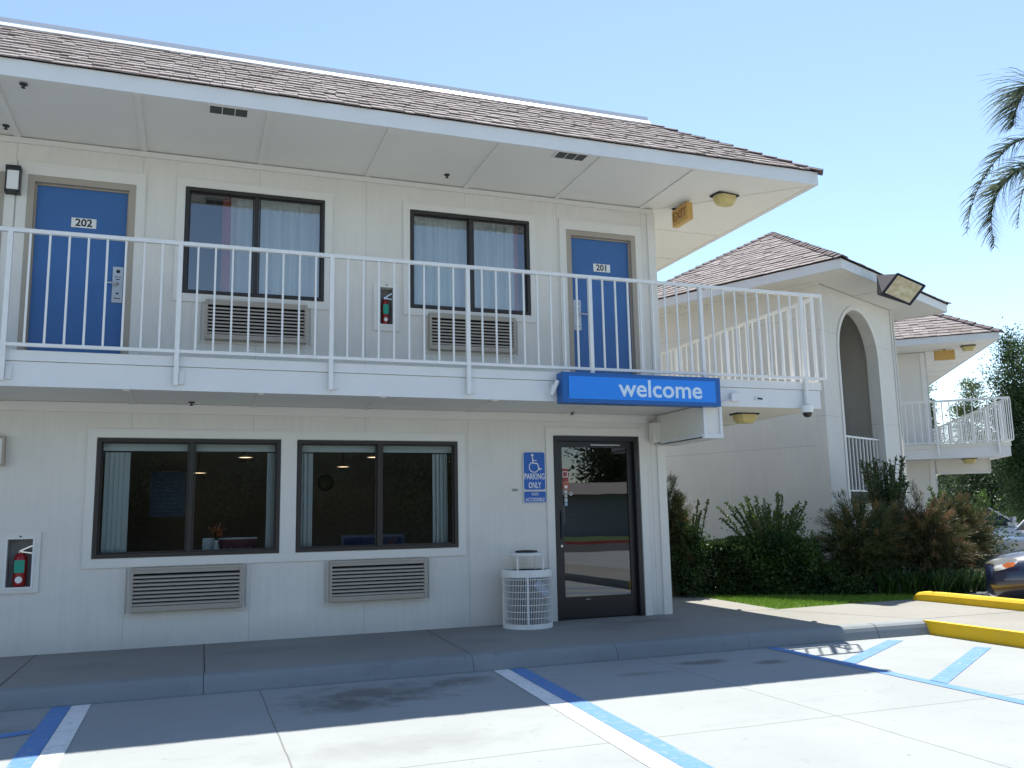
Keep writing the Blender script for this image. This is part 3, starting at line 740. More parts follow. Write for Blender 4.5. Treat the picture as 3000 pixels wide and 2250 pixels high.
# canopy lights
def canopy_light(loc_, rz, lab, kind='hex'):
    t = tag(empty('canopy_light', loc_, rz), lab, 'light fixture')
    b = MB(); pts = []
    b.prism([(-.17,-.10,0),(.17,-.10,0),(.17,.10,0),(-.17,.10,0)], (0,0,-.02)); b.build('base', M['lampgrey'], t)
    b = MB()
    top = [(-.16,-.05),(-.10,-.11),(.10,-.11),(.16,-.05),(.16,.05),(.10,.11),(-.10,.11),(-.16,.05)]
    vs = [(x,y,-.021) for x,y in top] + [(x*.95,y*.95,-.08) for x,y in top] + [(x*.7,y*.7,-.13) for x,y in top]
    n = 8; fs = [(i+k*n, (i+1)%n+k*n, (i+1)%n+(k+1)*n, i+(k+1)*n) for k in range(2) for i in range(n)] + [tuple(range(16,24))]
    b.add(vs, fs); b.build('lens', M['yellowed'], t)
    return t
canopy_light((8.26,-.78,FZ+.005), R(8), 'angular yellowed light under the motel eave corner')
canopy_light((8.60,-.45,2.7415), R(0), 'yellowed light under the right end of the motel balcony')

# welcome sign
ws = tag(empty('welcome_sign', (5.60,-1.117,2.705)), 'long blue box sign reading welcome on the balcony edge', 'sign')
b = MB(); b.box((0,-.175,0),(2.085,0,.352)); b.build('case', M['weldark'], ws, bevel=.006)
b = MB(); b.box((.075,-.181,.045),(2.01,-.1755,.305)); b.build('face', M['wellight'], ws)
text('lettering', 'welcome', (1.265,-.1835,.176), .285, M['wellet'], ws, .003, bold=.0045, sx=1.07)
# small devices on the balcony edge
t = tag(empty('bullet_camera', (5.53,-1.1,2.86)), 'small white camera at the left end of the welcome sign', 'camera')
b = MB(); b.tube([(0,-.015,.0),(0,-.055,.02),(.0,-.07,.06)], .014, 8); b.box((-.03,-.012,-.05),(.03,0,.03)); b.build('bracket', M['white'], t)
b = MB(); b.tube([(.05,-.10,.105),(-.02,-.075,-.06)], .026, 12); b.build('body', M['white'], t, smooth=False)
t = tag(empty('junction_box', (7.93,-1.101,2.80)), 'white electrical box right of the welcome sign', 'electrical box')
b = MB(); b.box((0,-.06,0),(.13,0,.10)); b.build('box', M['fascia'], t, bevel=.005)
b = MB(); b.tube([(-.21,-.02,-.03),(-.10,-.02,-.01),(-.02,-.03,.01),(.0,-.03,.02)], .007, 6); b.build('cable', M['white'], t)
t = tag(empty('motion_sensor', (8.33,-1.101,2.845)), 'small round sensor on the balcony edge board', 'sensor')
b = MB(); b.lathe([(.022,0),(.022,-.03)], (0,0,0), 12, 'y'); b.build('base', M['white'], t)
b = MB(); b.tube([(0,-.03,0),(.05,-.06,-.01)], .011, 8); b.build('arm', M['lampgrey'], t)
t = tag(empty('dome_camera', (9.03,-1.185,2.75)), 'white dome camera hanging below the balcony corner post', 'camera')
b = MB(); b.lathe([(.075,.01),(.075,-.05),(.068,-.075)], (0,0,0), 24); b.build('housing', M['white'], t, smooth=False)
b = MB(); b.lathe([(.060,-.075),(.057,-.10),(.042,-.123),(.018,-.135),(.0,-.137)], (0,0,0), 20, cap=False); b.build('dome', M['black'], t, smooth=True)

# accessible parking sign
t = tag(empty('parking_sign', (0,0,0)), 'blue accessible PARKING ONLY sign left of the glass door', 'sign')
def plate(x0, x1, z0, z1, r, y0, y1, name, m, par):
    pts = []
    for cx, cz, a0 in ((x1-r,z1-r,0),(x0+r,z1-r,90),(x0+r,z0+r,180),(x1-r,z0+r,270)):
        for k in range(5): g = R(a0+k*22.5); pts.append((cx+r*math.cos(g), y0, cz+r*math.sin(g)))
    b = MB(); b.prism(pts, (0,y1-y0,0)); return b.build(name, m, par)
plate(5.582,5.886,1.758,2.245,.03,-.0185,-.012,'rim',M['white'],t)
plate(5.591,5.877,1.768,2.236,.025,-.0205,-.0187,'panel',M['signblue'],t)
text('lettering','PARKING',(5.734,-.0215,1.930),.104,M['white'],t,.0015,bold=.0015,sx=.64)
text('lettering','ONLY',(5.734,-.0215,1.820),.104,M['white'],t,.0015,bold=.0015,sx=.60)
# wheelchair symbol
b = MB(); cx, cz = 5.728, 2.075
def flat(pts, wd=.014, y=-.0222):
    for i in range(len(pts)-1):
        a, c = V((pts[i][0],0,pts[i][1])), V((pts[i+1][0],0,pts[i+1][1])); d = (c-a).normalized(); n_ = V((-d.z,0,d.x))*wd/2; e = d*wd*.25
        b.add([(a.x-e.x-n_.x,y,a.z-e.z-n_.z),(c.x+e.x-n_.x,y,c.z+e.z-n_.z),(c.x+e.x+n_.x,y,c.z+e.z+n_.z),(a.x-e.x+n_.x,y,a.z-e.z+n_.z)], [(0,1,2,3)]); y -= .0002
arc = [(cx+.064*math.cos(g), cz-.025+.064*math.sin(g)) for g in np.linspace(R(118), R(352), 20)]
flat(arc, .011); flat([(cx-.018,cz+.10),(cx-.012,cz+.025),(cx+.045,cz+.022),(cx+.075,cz-.055),(cx+.10,cz-.045)], .014, -.0228)
flat([(cx-.012,cz+.060),(cx+.035,cz+.058)], .010, -.0236)
b.add([(cx-.020+.017*math.cos(g),-.0240,cz+.125+.017*math.sin(g)) for g in np.linspace(0,2*math.pi,13)[:-1]], [tuple(range(12))])
b.build('wheelchair_symbol', M['white'], t)
plate(5.584,5.888,1.603,1.752,.02,-.0185,-.012,'rim',M['white'],t); plate(5.590,5.882,1.609,1.746,.018,-.0205,-.0187,'panel',M['signblue'],t)
text('lettering','VAN',(5.734,-.0215,1.711),.058,M['white'],t,.0015,sx=.8)
text('lettering','ACCESSIBLE',(5.736,-.0215,1.643),.064,M['white'],t,.0015,sx=.76,bold=.0006)
nl = tag(empty('wall_number', (5.475,-.002,1.765)), 'tiny dark numerals on the siding left of the parking sign', 'number')
text('numerals','2001',(0,-.003,0),.045,mat('faded_ink',(.12,.12,.12),.7),nl,.002)

# stickers on the glass door
def sticker(x0, x1, z0, z1, m, lab, marks=()):
    t = tag(empty('door_sticker', (0,0,0)), lab, 'sticker')
    b = MB(); b.box((x0,.0615,z0),(x1,.0645,z1)); b.build('backing', m, t)
    if marks:
        b = MB()
        for (a, c, d, e) in marks: b.box((a,.0600,d),(c,.0613,e))
        b.build('marks', M['white'], t)
stred = mat('sticker_red', (.30, .04, .035), .5)
sticker(6.147,6.232,1.865,2.035,stred,'red sticker with a white square outline on the glass door',((6.152,6.158,1.925,2.0),(6.214,6.222,1.925,2.0),(6.158,6.214,1.993,2.0),(6.158,6.214,1.925,1.933)))
sticker(6.150,6.236,1.775,1.858,mat('sticker_orange', (.42, .08, .035), .5),'orange sticker low on the glass door, below the red one',((6.175,6.215,1.785,1.822),))
for i, (z0, z1, c) in enumerate(((1.715,1.765,(.35,.33,.33)),(1.665,1.71,(.28,.27,.25)),(1.61,1.66,(.40,.42,.40)),(1.56,1.605,(.10,.22,.32)))):
    sticker(6.170,6.212,z0,z1,mat('card_sticker',c,.5),['pale striped card sticker, topmost of the small column on the door','grey card sticker, second in the small column on the door','light card sticker, third in the small column on the door','bluish card sticker, lowest of the small column on the door'][i],((6.174,6.208,z0+.012,z0+.018),(6.174,6.208,z0+.028,z0+.034)))
sticker(6.078,6.115,1.44,1.66,mat('push_label', (.16,.16,.18), .5),'narrow grey label on the door stile above the handle',((6.088,6.106,1.60,1.62),(6.086,6.104,1.56,1.58),(6.088,6.106,1.515,1.535),(6.086,6.104,1.47,1.49)))
t = tag(empty('door_decal', (0,0,0)), 'small round white decal on the glass door', 'sticker')
b = MB(); b.lathe([(.022,.0),(.022,.003)], (6.262,.0612,1.715), 20, 'y'); b.build('disc', M['white'], t)
b = MB(); b.lathe([(.013,.0),(.013,.001)], (6.262,.0600,1.715), 16, 'y'); b.build('mark', M['ink'], t)
b = MB(); b.box((6.16,.075,1.40),(6.30,.12,1.52)); tag(b.build('notice_holder', M['ink']), 'dark notice holder hung inside the glass door', 'holder')

# curtains
def curtain(x0, x1, z0, z1, m, lab, amp=.032, per=.15, y=.13, name='curtain'):
    n = int((x1-x0)/.008); vs = []; fs = []; ph = random.random()*6
    for i in range(n+1):
        x = x0 + (x1-x0)*i/n
        yy = y + amp*math.sin(2*math.pi*x/per + ph + 1.3*math.sin(x*7)) + .5*amp*math.sin(2*math.pi*x/(per*2.7)+ph)
        vs += [(x, yy, z0), (x+.012*math.sin(x*5), y+(yy-y)*.55, z1)]
    for i in range(n): fs.append((2*i, 2*i+2, 2*i+3, 2*i+1))
    b = MB(); b.add(vs, fs); return tag(b.build(name, m, smooth=True), lab, 'curtain')
curtain(2.02,2.30,4.0,5.25,M['curtain'],'white curtain in the left pane of the window by door 202')
curtain(2.30,3.08,4.0,5.25,M['curtain'],'white curtain in the right pane of the window by door 202')
curtain(1.93,2.03,4.0,5.25,M['coral'],'coral curtain strip in the window by door 202', .008, .05, .145)
curtain(4.17,4.95,4.0,5.25,M['curtain'],'white curtain left of the mullion in the window right of the upper extinguisher')
curtain(4.94,5.58,4.0,5.25,M['curtain'],'white curtain right of the mullion in the window right of the upper extinguisher')
curtain(5.57,5.64,4.0,5.25,M['coral'],'coral curtain strip at the right edge of the window by door 201', .008, .05, .145)
def blinds(x0, x1, lab):
    b = MB(); x = x0
    while x < x1:
        b.obox((x,.16,1.12),(.055,.05,0),(.003,-.003,0),(0,0,1.10)); x += .048
    tag(b.build('vertical_blind', M['blind']), lab, 'blind', 'blinds drawn aside in the lobby windows')
blinds(.80,1.02,'gathered pale blind at the left side of the left lobby window'); blinds(2.50,2.62,'gathered pale blind at the right side of the left lobby window')
blinds(2.87,2.98,'gathered pale blind at the left side of the right lobby window'); blinds(4.46,4.64,'gathered pale blind at the right side of the right lobby window')
for (x0, x1, lab) in ((.70,2.64,'pale valance across the left lobby window'),(2.81,4.74,'pale valance across the right lobby window')):
    b = MB(); b.box((x0,.145,2.235),(x1,.17,2.345)); tag(b.build('valance', M['blind']), lab, 'valance', 'valances in the lobby windows')

# lobby things seen through the glass
for i, (x, y, zl, lab) in enumerate(((2.38,2.4,2.34,'lit ceiling lamp seen in the left lobby window, upper'),(1.79,3.4,2.18,'lit ceiling lamp beside the mullion of the left lobby window'),(4.17,2.4,2.35,'lit ceiling lamp beside the mullion of the right lobby window'),(3.86,3.2,2.26,'lit ceiling lamp in the left pane of the right lobby window'))):
    t = tag(empty('hanging_lamp', (x,y,zl)), lab, 'ceiling light', 'lit hanging lamps in the lobby')
    b = MB(); b.tube([(0,0,.0),(0,0,2.598-zl)], .006, 5); b.build('cord', M['ink'], t)
    b = MB(); b.lathe([(.085,-.003),(.085,-.010)], (0,0,0), 20); b.build('bulb', M['bulb'], t)
    b = MB(); b.lathe([(.11,-.001),(.11,-.012),(.088,-.014),(.088,-.001)], (0,0,0), 24, cap=False); b.build('rim', M['white'], t)
t = tag(empty('notice_board', (0,0,0)), 'dark blue notice board on the lobby wall in the left window', 'notice board')
b = MB(); b.box((1.22,1.2,1.52),(1.62,1.22,2.07)); b.build('board', mat('board_blue', (.012,.03,.07), .5), t)
b = MB()
for k in range(9): b.box((1.25+.02*(k%3),1.195,1.98-k*.05),(1.55-.03*(k%2),1.1995,1.995-k*.05))
b.build('printed_lines', mat('board_print', (.06,.09,.14), .6), t)
tb = tag(empty('lobby_table', (0,0,0)), 'table behind the left lobby window', 'table')
b = MB(); b.box((1.3,.35,1.02),(2.5,.95,1.06)); b.build('table_top', M['bark'], tb)
for (x, y) in ((1.35,.4),(2.45,.4),(1.35,.9),(2.45,.9)):
    b = MB(); b.box((x-.02,y-.02,.15),(x+.02,y+.02,1.02)); b.build('leg', M['bark'], tb)
t = tag(empty('red_display', (0,0,0)), 'dark red display board on the table in the left lobby window', 'display')
b = MB(); b.box((1.98,.55,1.06),(2.42,.58,1.245)); b.build('panel', mat('display_red', (.16,.035,.04), .5), t)
b = MB(); b.box((1.96,.54,1.245),(2.44,.59,1.262)); b.build('top_edge', M['blind'], t)
b = MB(); x = 2.06
for k in range(9): hh = .03+.02*random.random(); b.box((x,.546,1.11),(x+.018,.5495,1.11+hh)); x += .036
b.build('faded_lettering', mat('faded_letter', (.30,.22,.22), .6), t)
b = MB(); b.box((1.83,.50,1.06),(1.96,.56,1.265)); tag(b.build('white_card', M['blind']), 'white card box left of the red display board', 'box')
t = tag(empty('flower_vase', (1.975,.44,1.06)), 'white vase of orange flowers in the left lobby window', 'vase')
b = MB(); b.lathe([(.028,0),(.038,.03),(.042,.09),(.025,.15),(.032,.18)], (0,0,0), 20); b.build('vase', M['white'], t, smooth=True)
b = MB()
for k in range(9):
    g = k*2.4; rr = .02+.035*random.random(); b.tube([(0,0,.17),(rr*math.cos(g),rr*math.sin(g),.24+.06*random.random())], .003, 4)
b.build('stems', M['leaf'], t)
fp = []
for k in range(120):
    c = V((random.gauss(.015,.035), random.gauss(0,.03), .285+random.gauss(0,.03))); a = V((random.gauss(0,1),random.gauss(0,1),random.gauss(0,1))).normalized()*.012; d_ = a.orthogonal().normalized()*.012
    fp.append([c-a-d_, c+a-d_, c+a+d_, c-a+d_])
fast_quads('blossoms', np.array([[tuple(q) for q in f] for f in fp]), leafy('blossom', (.35,.08,.04), (.55,.20,.10), (.6,.35,.2)), t)
t = tag(empty('poster', (0,0,0)), 'blue framed poster with a red slanted shape behind the right lobby window', 'poster')
b = MB(); b.box((3.42,.55,.85),(4.20,.57,1.255)); b.build('border', mat('poster_border', (.13,.14,.20), .5), t)
b = MB(); b.box((3.45,.545,.85),(4.17,.5495,1.225)); b.build('face', mat('poster_blue', (.022,.022,.11), .4), t)
b = MB(); el = []
for k in range(20):
    g = 2*math.pi*k/20; a, c = .155*math.cos(g), .030*math.sin(g); ca, sa = math.cos(R(48)), math.sin(R(48)); el.append((3.98+a*ca-c*sa,.5425,1.10+a*sa+c*ca))
b.prism(el, (0,.002,0)); b.build('slanted_shape', mat('poster_red', (.20,.03,.04), .4), t)
b = MB(); 
for k in range(20):
    p, q = V(el[k]), V(el[(k+1)%20]); b.bar(p+V((0,-.001,0)), q+V((0,-.001,0)), .006, .003)
b.build('shape_outline', mat('poster_line', (.42,.38,.30), .5), t)
t = tag(empty('wall_clock', (3.16+.35,2.6,1.98)), 'round dark framed clock deep in the lobby', 'clock')
b = MB(); b.lathe([(.12,0),(.12,-.02)], (0,0,0), 24, 'y'); b.build('frame', M['ink'], t)
b = MB(); b.lathe([(.09,-.0215),(.09,-.023)], (0,0,0), 24, 'y'); b.build('face', mat('clock_face', (.05,.06,.02), .6), t)

# litter bin
tb = tag(empty('litter_bin', (5.48,-.335,.15)), 'white wire basket litter bin between the parking sign and glass door', 'litter bin')
RB = .29
b = MB(); b.lathe([(RB-.008,.0),(RB+.006,.0),(RB+.006,.055),(RB-.008,.055)], (0,0,0), 48, cap=False); b.lathe([(.002,.004),(RB-.008,.004)], (0,0,0), 32, cap=False); b.build('base_ring', M['rail'], tb)
b = MB(); b.lathe([(RB-.006,.585),(RB+.012,.585),(RB+.012,.66),(RB+.002,.668),(RB-.03,.668),(RB-.03,.655),(RB-.006,.652)], (0,0,0), 48, cap=False); b.build('top_ring', M['rail'], tb)
b = MB()
for k in range(88):
    g = 2*math.pi*k/88; x, y = RB*math.cos(g), RB*math.sin(g); b.tube([(x,y,.05),(x,y,.59)], .0038, 4, False)
for z in (.12,.195,.27,.345,.42,.495,.56):
    b.tube([((RB+.004)*math.cos(g), (RB+.004)*math.sin(g), z) for g in np.linspace(0, 2*math.pi, 49)], .0045, 4, False)
b.tube([(-.10,-RB+.012,.05),(-.10,-RB+.012,.60)], .012, 6)
b.build('wire_cage', M['rail'], tb)
for k in range(4):
    g = R(40+90*k); b = MB(); b.bar((.22*math.cos(g),.22*math.sin(g),.655),(.22*math.cos(g),.22*math.sin(g),.83),.018); b.build('lid_post', M['rail'], tb)
b = MB(); b.lathe([(.10,.832),(.235,.83),(.24,.845),(.22,.86),(.10,.865)], (0,0,0), 40); b.build('lid', M['rail'], tb)
b = MB(); b.lathe([(.05,.866),(.135,.868),(.135,.88),(.10,.888),(0.02,.892)], (0,0,0), 32); b.build('lid_cap', M['ink'], tb)
b = MB(); vs = []
n = 28
for j, (rr, z) in enumerate(((.20,.04),(.245,.12),(.25,.25),(.245,.38),(.255,.5),(.262,.60),(.268,.66))):
    for k in range(n): g = 2*math.pi*k/n; q = rr*(1+.03*math.sin(k*2.7+j)+random.uniform(-.015,.015)); vs.append((q*math.cos(g),q*math.sin(g),z))
b.add(vs, [(j*n+k, j*n+(k+1)%n, (j+1)*n+(k+1)%n, (j+1)*n+k) for j in range(6) for k in range(n)] + [tuple(range(n-1,-1,-1))])
b.build('bin_liner', M['bag'], tb, smooth=True)
fp = []
b = MB(); b.add([(-.02,-.262,.50),(.05,-.266,.56),(.12,-.25,.50),(.20,-.21,.40),(.12,-.255,.36),(.03,-.27,.44)], [(0,1,2,5),(5,2,3,4)]); b.build('crumpled_paper', mat('blue_paper', (.25,.35,.48), .7), tb)

# ================================================================== SECOND BUILDING (stair tower)
a2 = R(25); s2 = V((-math.sin(a2), math.cos(a2), 0)); f2 = V((math.cos(a2), math.sin(a2), 0)); C2 = V((12.23,1.60,0))
F2 = Matrix.Translation(C2) @ Matrix.Rotation(a2, 4, 'Z')      # local x = f2, local y = s2
B2 = tag(empty('stair_tower', C2, a2), 'white stair tower with an arched opening and pyramid shingle roof', 'building')
W2 = 5.2; wx0, wx1, wy0, wy1 = .64, 4.02, .78, 4.55
# arch wall (front): local y = wy0
ax0, ax1, az0, azs = wx0+.74, wx0+2.53, 1.55, 4.42; acx = (ax0+ax1)/2; ar = (ax1-ax0)/2
def arch_pts(r, n=28): return [(acx - r*math.cos(math.pi*k/n), azs + (r/ar)*.93*math.sin(math.pi*k/n)*1.0) for k in range(n+1)]
b = MB(); y0, y1 = wy0, wy0+.22; zt = FZ
A = arch_pts(ar)
for y, flip in ((y0, 0), (y1, 1)):
    def q(*p): p = [(x, y, z) for x, z in p]; b.poly(p[::-1] if flip else p)
    q((wx0,.15),(ax0,.15),(ax0,azs),(wx0,azs)); q((ax1,.15),(wx1,.15),(wx1,azs),(ax1,azs)); q((ax0,.15),(ax1,.15),(ax1,az0),(ax0,az0))
    q((wx0,azs),(ax0,azs),(ax0,zt),(wx0,zt)); q((ax1,azs),(wx1,azs),(wx1,zt),(ax1,zt))
    for k in range(len(A)-1): q(A[k],A[k+1],(A[k+1][0],zt),(A[k][0],zt))
for (xa, za), (xb, zb) in zip(A[:-1], A[1:]): b.poly([(xa,y0,za),(xa,y1,za),(xb,y1,zb),(xb,y0,zb)])
b.poly([(ax0,y0,az0),(ax0,y1,az0),(ax0,y1,azs),(ax0,y0,azs)]); b.poly([(ax1,y1,az0),(ax1,y0,az0),(ax1,y0,azs),(ax1,y1,azs)]); b.poly([(ax0,y1,az0),(ax0,y0,az0),(ax1,y0,az0),(ax1,y1,az0)])
b.poly([(wx0,y0,.15),(wx0,y0,zt),(wx0,y1,zt),(wx0,y1,.15)]); b.poly([(wx1,y1,.15),(wx1,y1,zt),(wx1,y0,zt),(wx1,y0,.15)])
b.build('front_wall', M['panel_front'], B2)
# side wall drawn in its own frame so its sheet seams follow the wall
sw = MB(); sw.box((-(wy1), 0, .15), (-(y1+.001), .16, FZ)); o = sw.build('side_wall', M['panel'], B2); o.location = (wx0, 0, 0); o.rotation_euler = (0,0,R(-90))
b = MB(); b.box((wx1-.16,y1+.001,.15),(wx1,wy1,FZ)); b.box((wx0,wy1+.001,.15),(wx1,wy1+.15,FZ)); b.build('rear_wall', M['siding'], B2)
# stair well lining and landing
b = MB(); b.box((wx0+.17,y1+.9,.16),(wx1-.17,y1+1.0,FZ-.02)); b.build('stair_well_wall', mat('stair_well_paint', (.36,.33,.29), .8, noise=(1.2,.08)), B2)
b = MB(); b.box((wx0+.17,y1+.002,1.35),(wx1-.17,y1+.899,1.53)); b.build('landing', M['walk'], B2)
# arch trim
b = MB(); o_ = arch_pts(ar+.075); i_ = arch_pts(ar+.0)
pathO = [(ax0-.075,az0),*o_,(ax1+.075,az0)]; pathI = [(ax0,az0),*i_,(ax1,az0)]
for k in range(len(pathO)-1):
    (xa,za),(xb,zb),(xc,zc),(xd,zd) = pathO[k], pathO[k+1], pathI[k+1], pathI[k]
    b.poly([(xa,y0-.02,za),(xd,y0-.02,zd),(xc,y0-.02,zc),(xb,y0-.02,zb)]); b.poly([(xa,y0-.02,za),(xb,y0-.02,zb),(xb,y0-.001,zb),(xa,y0-.001,za)]); b.poly([(xd,y0-.02,zd),(xd,y0-.001,zd),(xc,y0-.001,zc),(xc,y0-.02,zc)])
b.build('arch_trim', M['paint'], B2)
b = MB(); b.box((wx1-.03,y0-.025,.15),(wx1+.02,y0-.001,FZ)); b.box((wx1+.0005,y0,.15),(wx1+.02,y0+.06,FZ)); b.tube([(wx1+.06,y0-.03,.2),(wx1+.06,y0-.03,5.55)], .022, 8); b.build('corner_board', M['paint'], B2)
# roof
b = MB(); t_ = .024
b.box((0,0,FZ),(W2,t_,FT)); b.box((0,t_,FZ),(t_,W2,FT)); b.box((W2-t_,t_,FZ),(W2,W2,FT)); b.box((t_,W2-t_,FZ),(W2-t_,W2,FT)); b.build('fascia', M['fascia'], B2)
b = MB(); b.box((t_,t_,FZ+.012),(W2-t_,W2-t_,FZ+.03)); b.build('soffit', M['soffit'], B2)
b = MB()
b.box((t_,.70,FZ+.001),(wx0-.001,.725,FZ+.0115)); b.box((wx0-.03,t_,FZ+.001),(wx0-.005,.70,FZ+.0115)); b.box((2.2,t_,FZ+.001),(2.225,wy0-.03,FZ+.0115)); b.box((t_,2.2,FZ+.001),(wx0-.02,2.225,FZ+.0115)); b.box((t_,3.5,FZ+.001),(wx0-.02,3.525,FZ+.0115))
b.box((wx0-.03,.726,FZ-.035),(wx0-.001,wy1,FZ+.0115)); b.build('soffit_batten', M['soffit'], B2)
e = -.014; r2 = .635; ap = (W2/2, W2/2, FT+.015+(W2/2-e)*r2); z2 = FT+.015
cs4 = [(e,e,z2),(W2-e,e,z2),(W2-e,W2-e,z2),(e,W2-e,z2)]
b = MB()
for i in range(4): b.poly([cs4[i], cs4[(i+1)%4], ap])
b.poly([(x,y,FT+.001) for x,y,z in cs4][::-1]); rf = b.build('roof', M['capsh'], B2)
c2_ = 1/math.hypot(1, r2); Ls = (W2/2-e)/c2_; We = W2-2*e
tri = lambda h: (h*c2_, We - h*c2_)
shingles('shingle_courses', (e, W2-e, z2), (0,-1,0), (c2_,0,r2*c2_), We, Ls, tri, rf, .15, .14, .3)
shingles('shingle_courses', (e, e, z2), (1,0,0), (0,c2_,r2*c2_), We, Ls, tri, rf, .145, .14, .3)
for k in (0, 1, 2, 3):
    b = MB(); c = cs4[k]; hip_caps(b, c, ap, .17, .12, .024); b.build('hip_cap', M['capsh'], rf)
# railing in the arch
r2e = tag(empty('arch_railing', C2, a2), 'white railing across the arched opening of the stair tower', 'railing')
b = MB(); b.bar((ax0+.001,y0+.12,2.83),(ax1-.001,y0+.12,2.83),.04,.035); b.build('top_rail', M['rail'], r2e)
b = MB(); b.bar((ax0+.001,y0+.12,1.80),(ax1-.001,y0+.12,1.80),.03,.03); b.build('bottom_rail', M['rail'], r2e)
for k in range(11):
    x = ax0+.09+k*.16; b = MB(); b.box((x-.012,y0+.108,1.816),(x+.012,y0+.132,2.812)); b.build('baluster', M['rail'], r2e)
# floodlight on the tower eave
fl = tag(empty('floodlight', (0,0,0)), 'big dark floodlight box with a pale lens on the stair tower eave', 'floodlight')
L4 = [loc(1938,591,16.35), loc(1999,618,16.35), loc(1966,660,16.15), loc(1905,634,16.15)]
B4 = [loc(1893,594,16.95), loc(1940,600,17.2), loc(1945,640,17.2), loc(1895,637,16.95)]
b = MB(); b.add(L4+B4, [(0,4,5,1),(1,5,6,2),(2,6,7,3),(3,7,4,0),(4,7,6,5),(0,1,2,3)]); b.build('housing', M['lampgrey'], fl, bevel=.008)
ctr = sum(L4, V((0,0,0)))/4; nr = (L4[1]-L4[0]).cross(L4[3]-L4[0]).normalized()
if nr.dot(ctr - V((1.69,-10.25,1.43))) > 0: nr = -nr
L5 = [ctr+(p-ctr)*.86+nr*.006 for p in L4]; b = MB(); b.prism(L5, nr*.006)
def reflector():
    m, g, p = newmat('pale_lamp_lens', .25, .5); co_ = g.coord(); n = g.noise(co_, 9, 3); c = g.mix(g.mapr(n, .35, .65), (.82,.66,.38), (.62,.44,.20)); g.L.new(c, p.inputs['Base Color']); return m
b.build('lens', reflector(), fl)
b = MB()
for i in range(4):
    p, q = ctr+(L4[i]-ctr)*.985+nr*.012, ctr+(L4[(i+1)%4]-ctr)*.985+nr*.012; b.bar(p, q, .024, .02, nr)
b.build('lens_frame', M['lampgrey'], fl)

# ================================================================== THIRD BUILDING (far wing)
C3 = V((20.65,5.70,0)); fd = V((-.771,.636,0)); sd3 = V((.565,.825,0))
B3 = tag(empty('far_motel_wing', (0,0,0)), 'further white motel wing with hip roof and balcony beyond the stair tower', 'building')
def p3(a, c, z): q = C3 + fd*a + sd3*c; return V((q.x, q.y, z))
def box3(b, a0, a1, c0, c1, z0, z1):
    b.prism([p3(a0,c0,z0), p3(a1,c0,z0), p3(a1,c1,z0), p3(a0,c1,z0)], (0,0,z1-z0))
LA, LC = 9.0, 15.0
b = MB(); box3(b, 1.50, LA, 1.30, LC, .15, FZ); b.build('wall', M['paint'], B3)
b = MB(); box3(b, 1.48, 1.62, 1.275, 1.299, .15, FZ); box3(b, 1.47, 1.499, 1.275, 1.40, .15, FZ); b.build('corner_board', M['rail'], B3)
b = MB(); box3(b, 0, LA, 0, .024, FZ, FT); box3(b, 0, .024, .0245, LC, FZ, FT); b.build('fascia', M['fascia'], B3)
b = MB(); box3(b, .0245, LA, .0245, LC, FZ+.012, FZ+.03); b.build('soffit', M['soffit'], B3)
b = MB()
for k in range(11): box3(b, .05, 1.49, 1.3+1.27*k-.015, 1.3+1.27*k+.015, FZ+.001, FZ+.0115)
for k in range(1, 6): box3(b, 1.5+1.27*k, 1.5+1.27*k+.03, .05, 1.27, FZ+.001, FZ+.0115)
b.build('soffit_batten', M['soffit'], B3)
h3 = 2.6; z3 = FT+.015
b = MB(); b.poly([p3(-.01,-.01,z3),p3(LA,-.01,z3),p3(LA,h3,z3+h3*.70),p3(h3,h3,z3+h3*.70)][::-1]); b.poly([p3(-.01,-.01,z3),p3(h3,h3,z3+h3*.70),p3(h3,LC,z3+h3*.70),p3(-.01,LC,z3)][::-1])
b.poly([p3(h3,h3,z3+h3*.70),p3(LA,h3,z3+h3*.7),p3(LA,LC,z3+h3*.7),p3(h3,LC,z3+h3*.7)]); rf = b.build('roof', M['capsh'], B3)
up3 = (sd3.x, sd3.y, .70); L3 = h3*math.hypot(1,.70); cc = 1/math.hypot(1,.70)
def clip3(h): return (h*cc, LA)
shingles('shingle_courses', p3(-.01,-.01,z3), tuple(fd), up3, LA, L3, clip3, rf, .16, .16, .34)
b = MB(); hip_caps(b, p3(-.01,-.01,z3), p3(h3,h3,z3+h3*.70), .24, .14, .035); b.build('hip_cap', M['capsh'], rf)
b = MB(); box3(b, -.08, LA, .36, 1.299, 2.70, 3.02); box3(b, -.08, 1.499, 1.2995, LC, 2.70, 3.02); b.build('balcony_slab', M['fascia'], B3)
b = MB(); box3(b, -.10, LA, .34, .3595, 2.95, 3.06); box3(b, -.10, -.0805, .36, LC, 2.95, 3.06); b.build('balcony_edge_board', M['paint'], B3)
b = MB(); box3(b, .20, 1.46, 1.28, 1.52, 2.34, 2.6995); b.build('bracket_beam', M['soffit'], B3)
b = MB(); box3(b, .18, 1.46, 1.25, 1.2795, 2.32, 2.38); box3(b, .18, .1995, 1.25, 1.54, 2.32, 2.70); b.build('beam_trim', M['paint'], B3)
r3 = tag(empty('far_balcony_railing', (0,0,0)), 'white picket railing of the far wing balcony', 'railing')
q0, q1 = p3(-.15,.29,0), p3(6.6,.29,0); railing('a', (q0.x,q0.y), (q1.x,q1.y), 39, 4.16, 3.10, 8, 2.78, True, r3, lead=6, thick=.05)
q0, q1 = p3(-.15,.46,0), p3(-.15,9.7,0); railing('b', (q0.x,q0.y), (q1.x,q1.y), 52, 4.16, 3.10, 8, 2.78, True, r3, lead=4, thick=.05)
q = p3(1.05, 1.1, FZ); exit_sign((q.x,q.y,q.z), R(-35), 'yellow exit sign under the far wing eave', .5, .26)
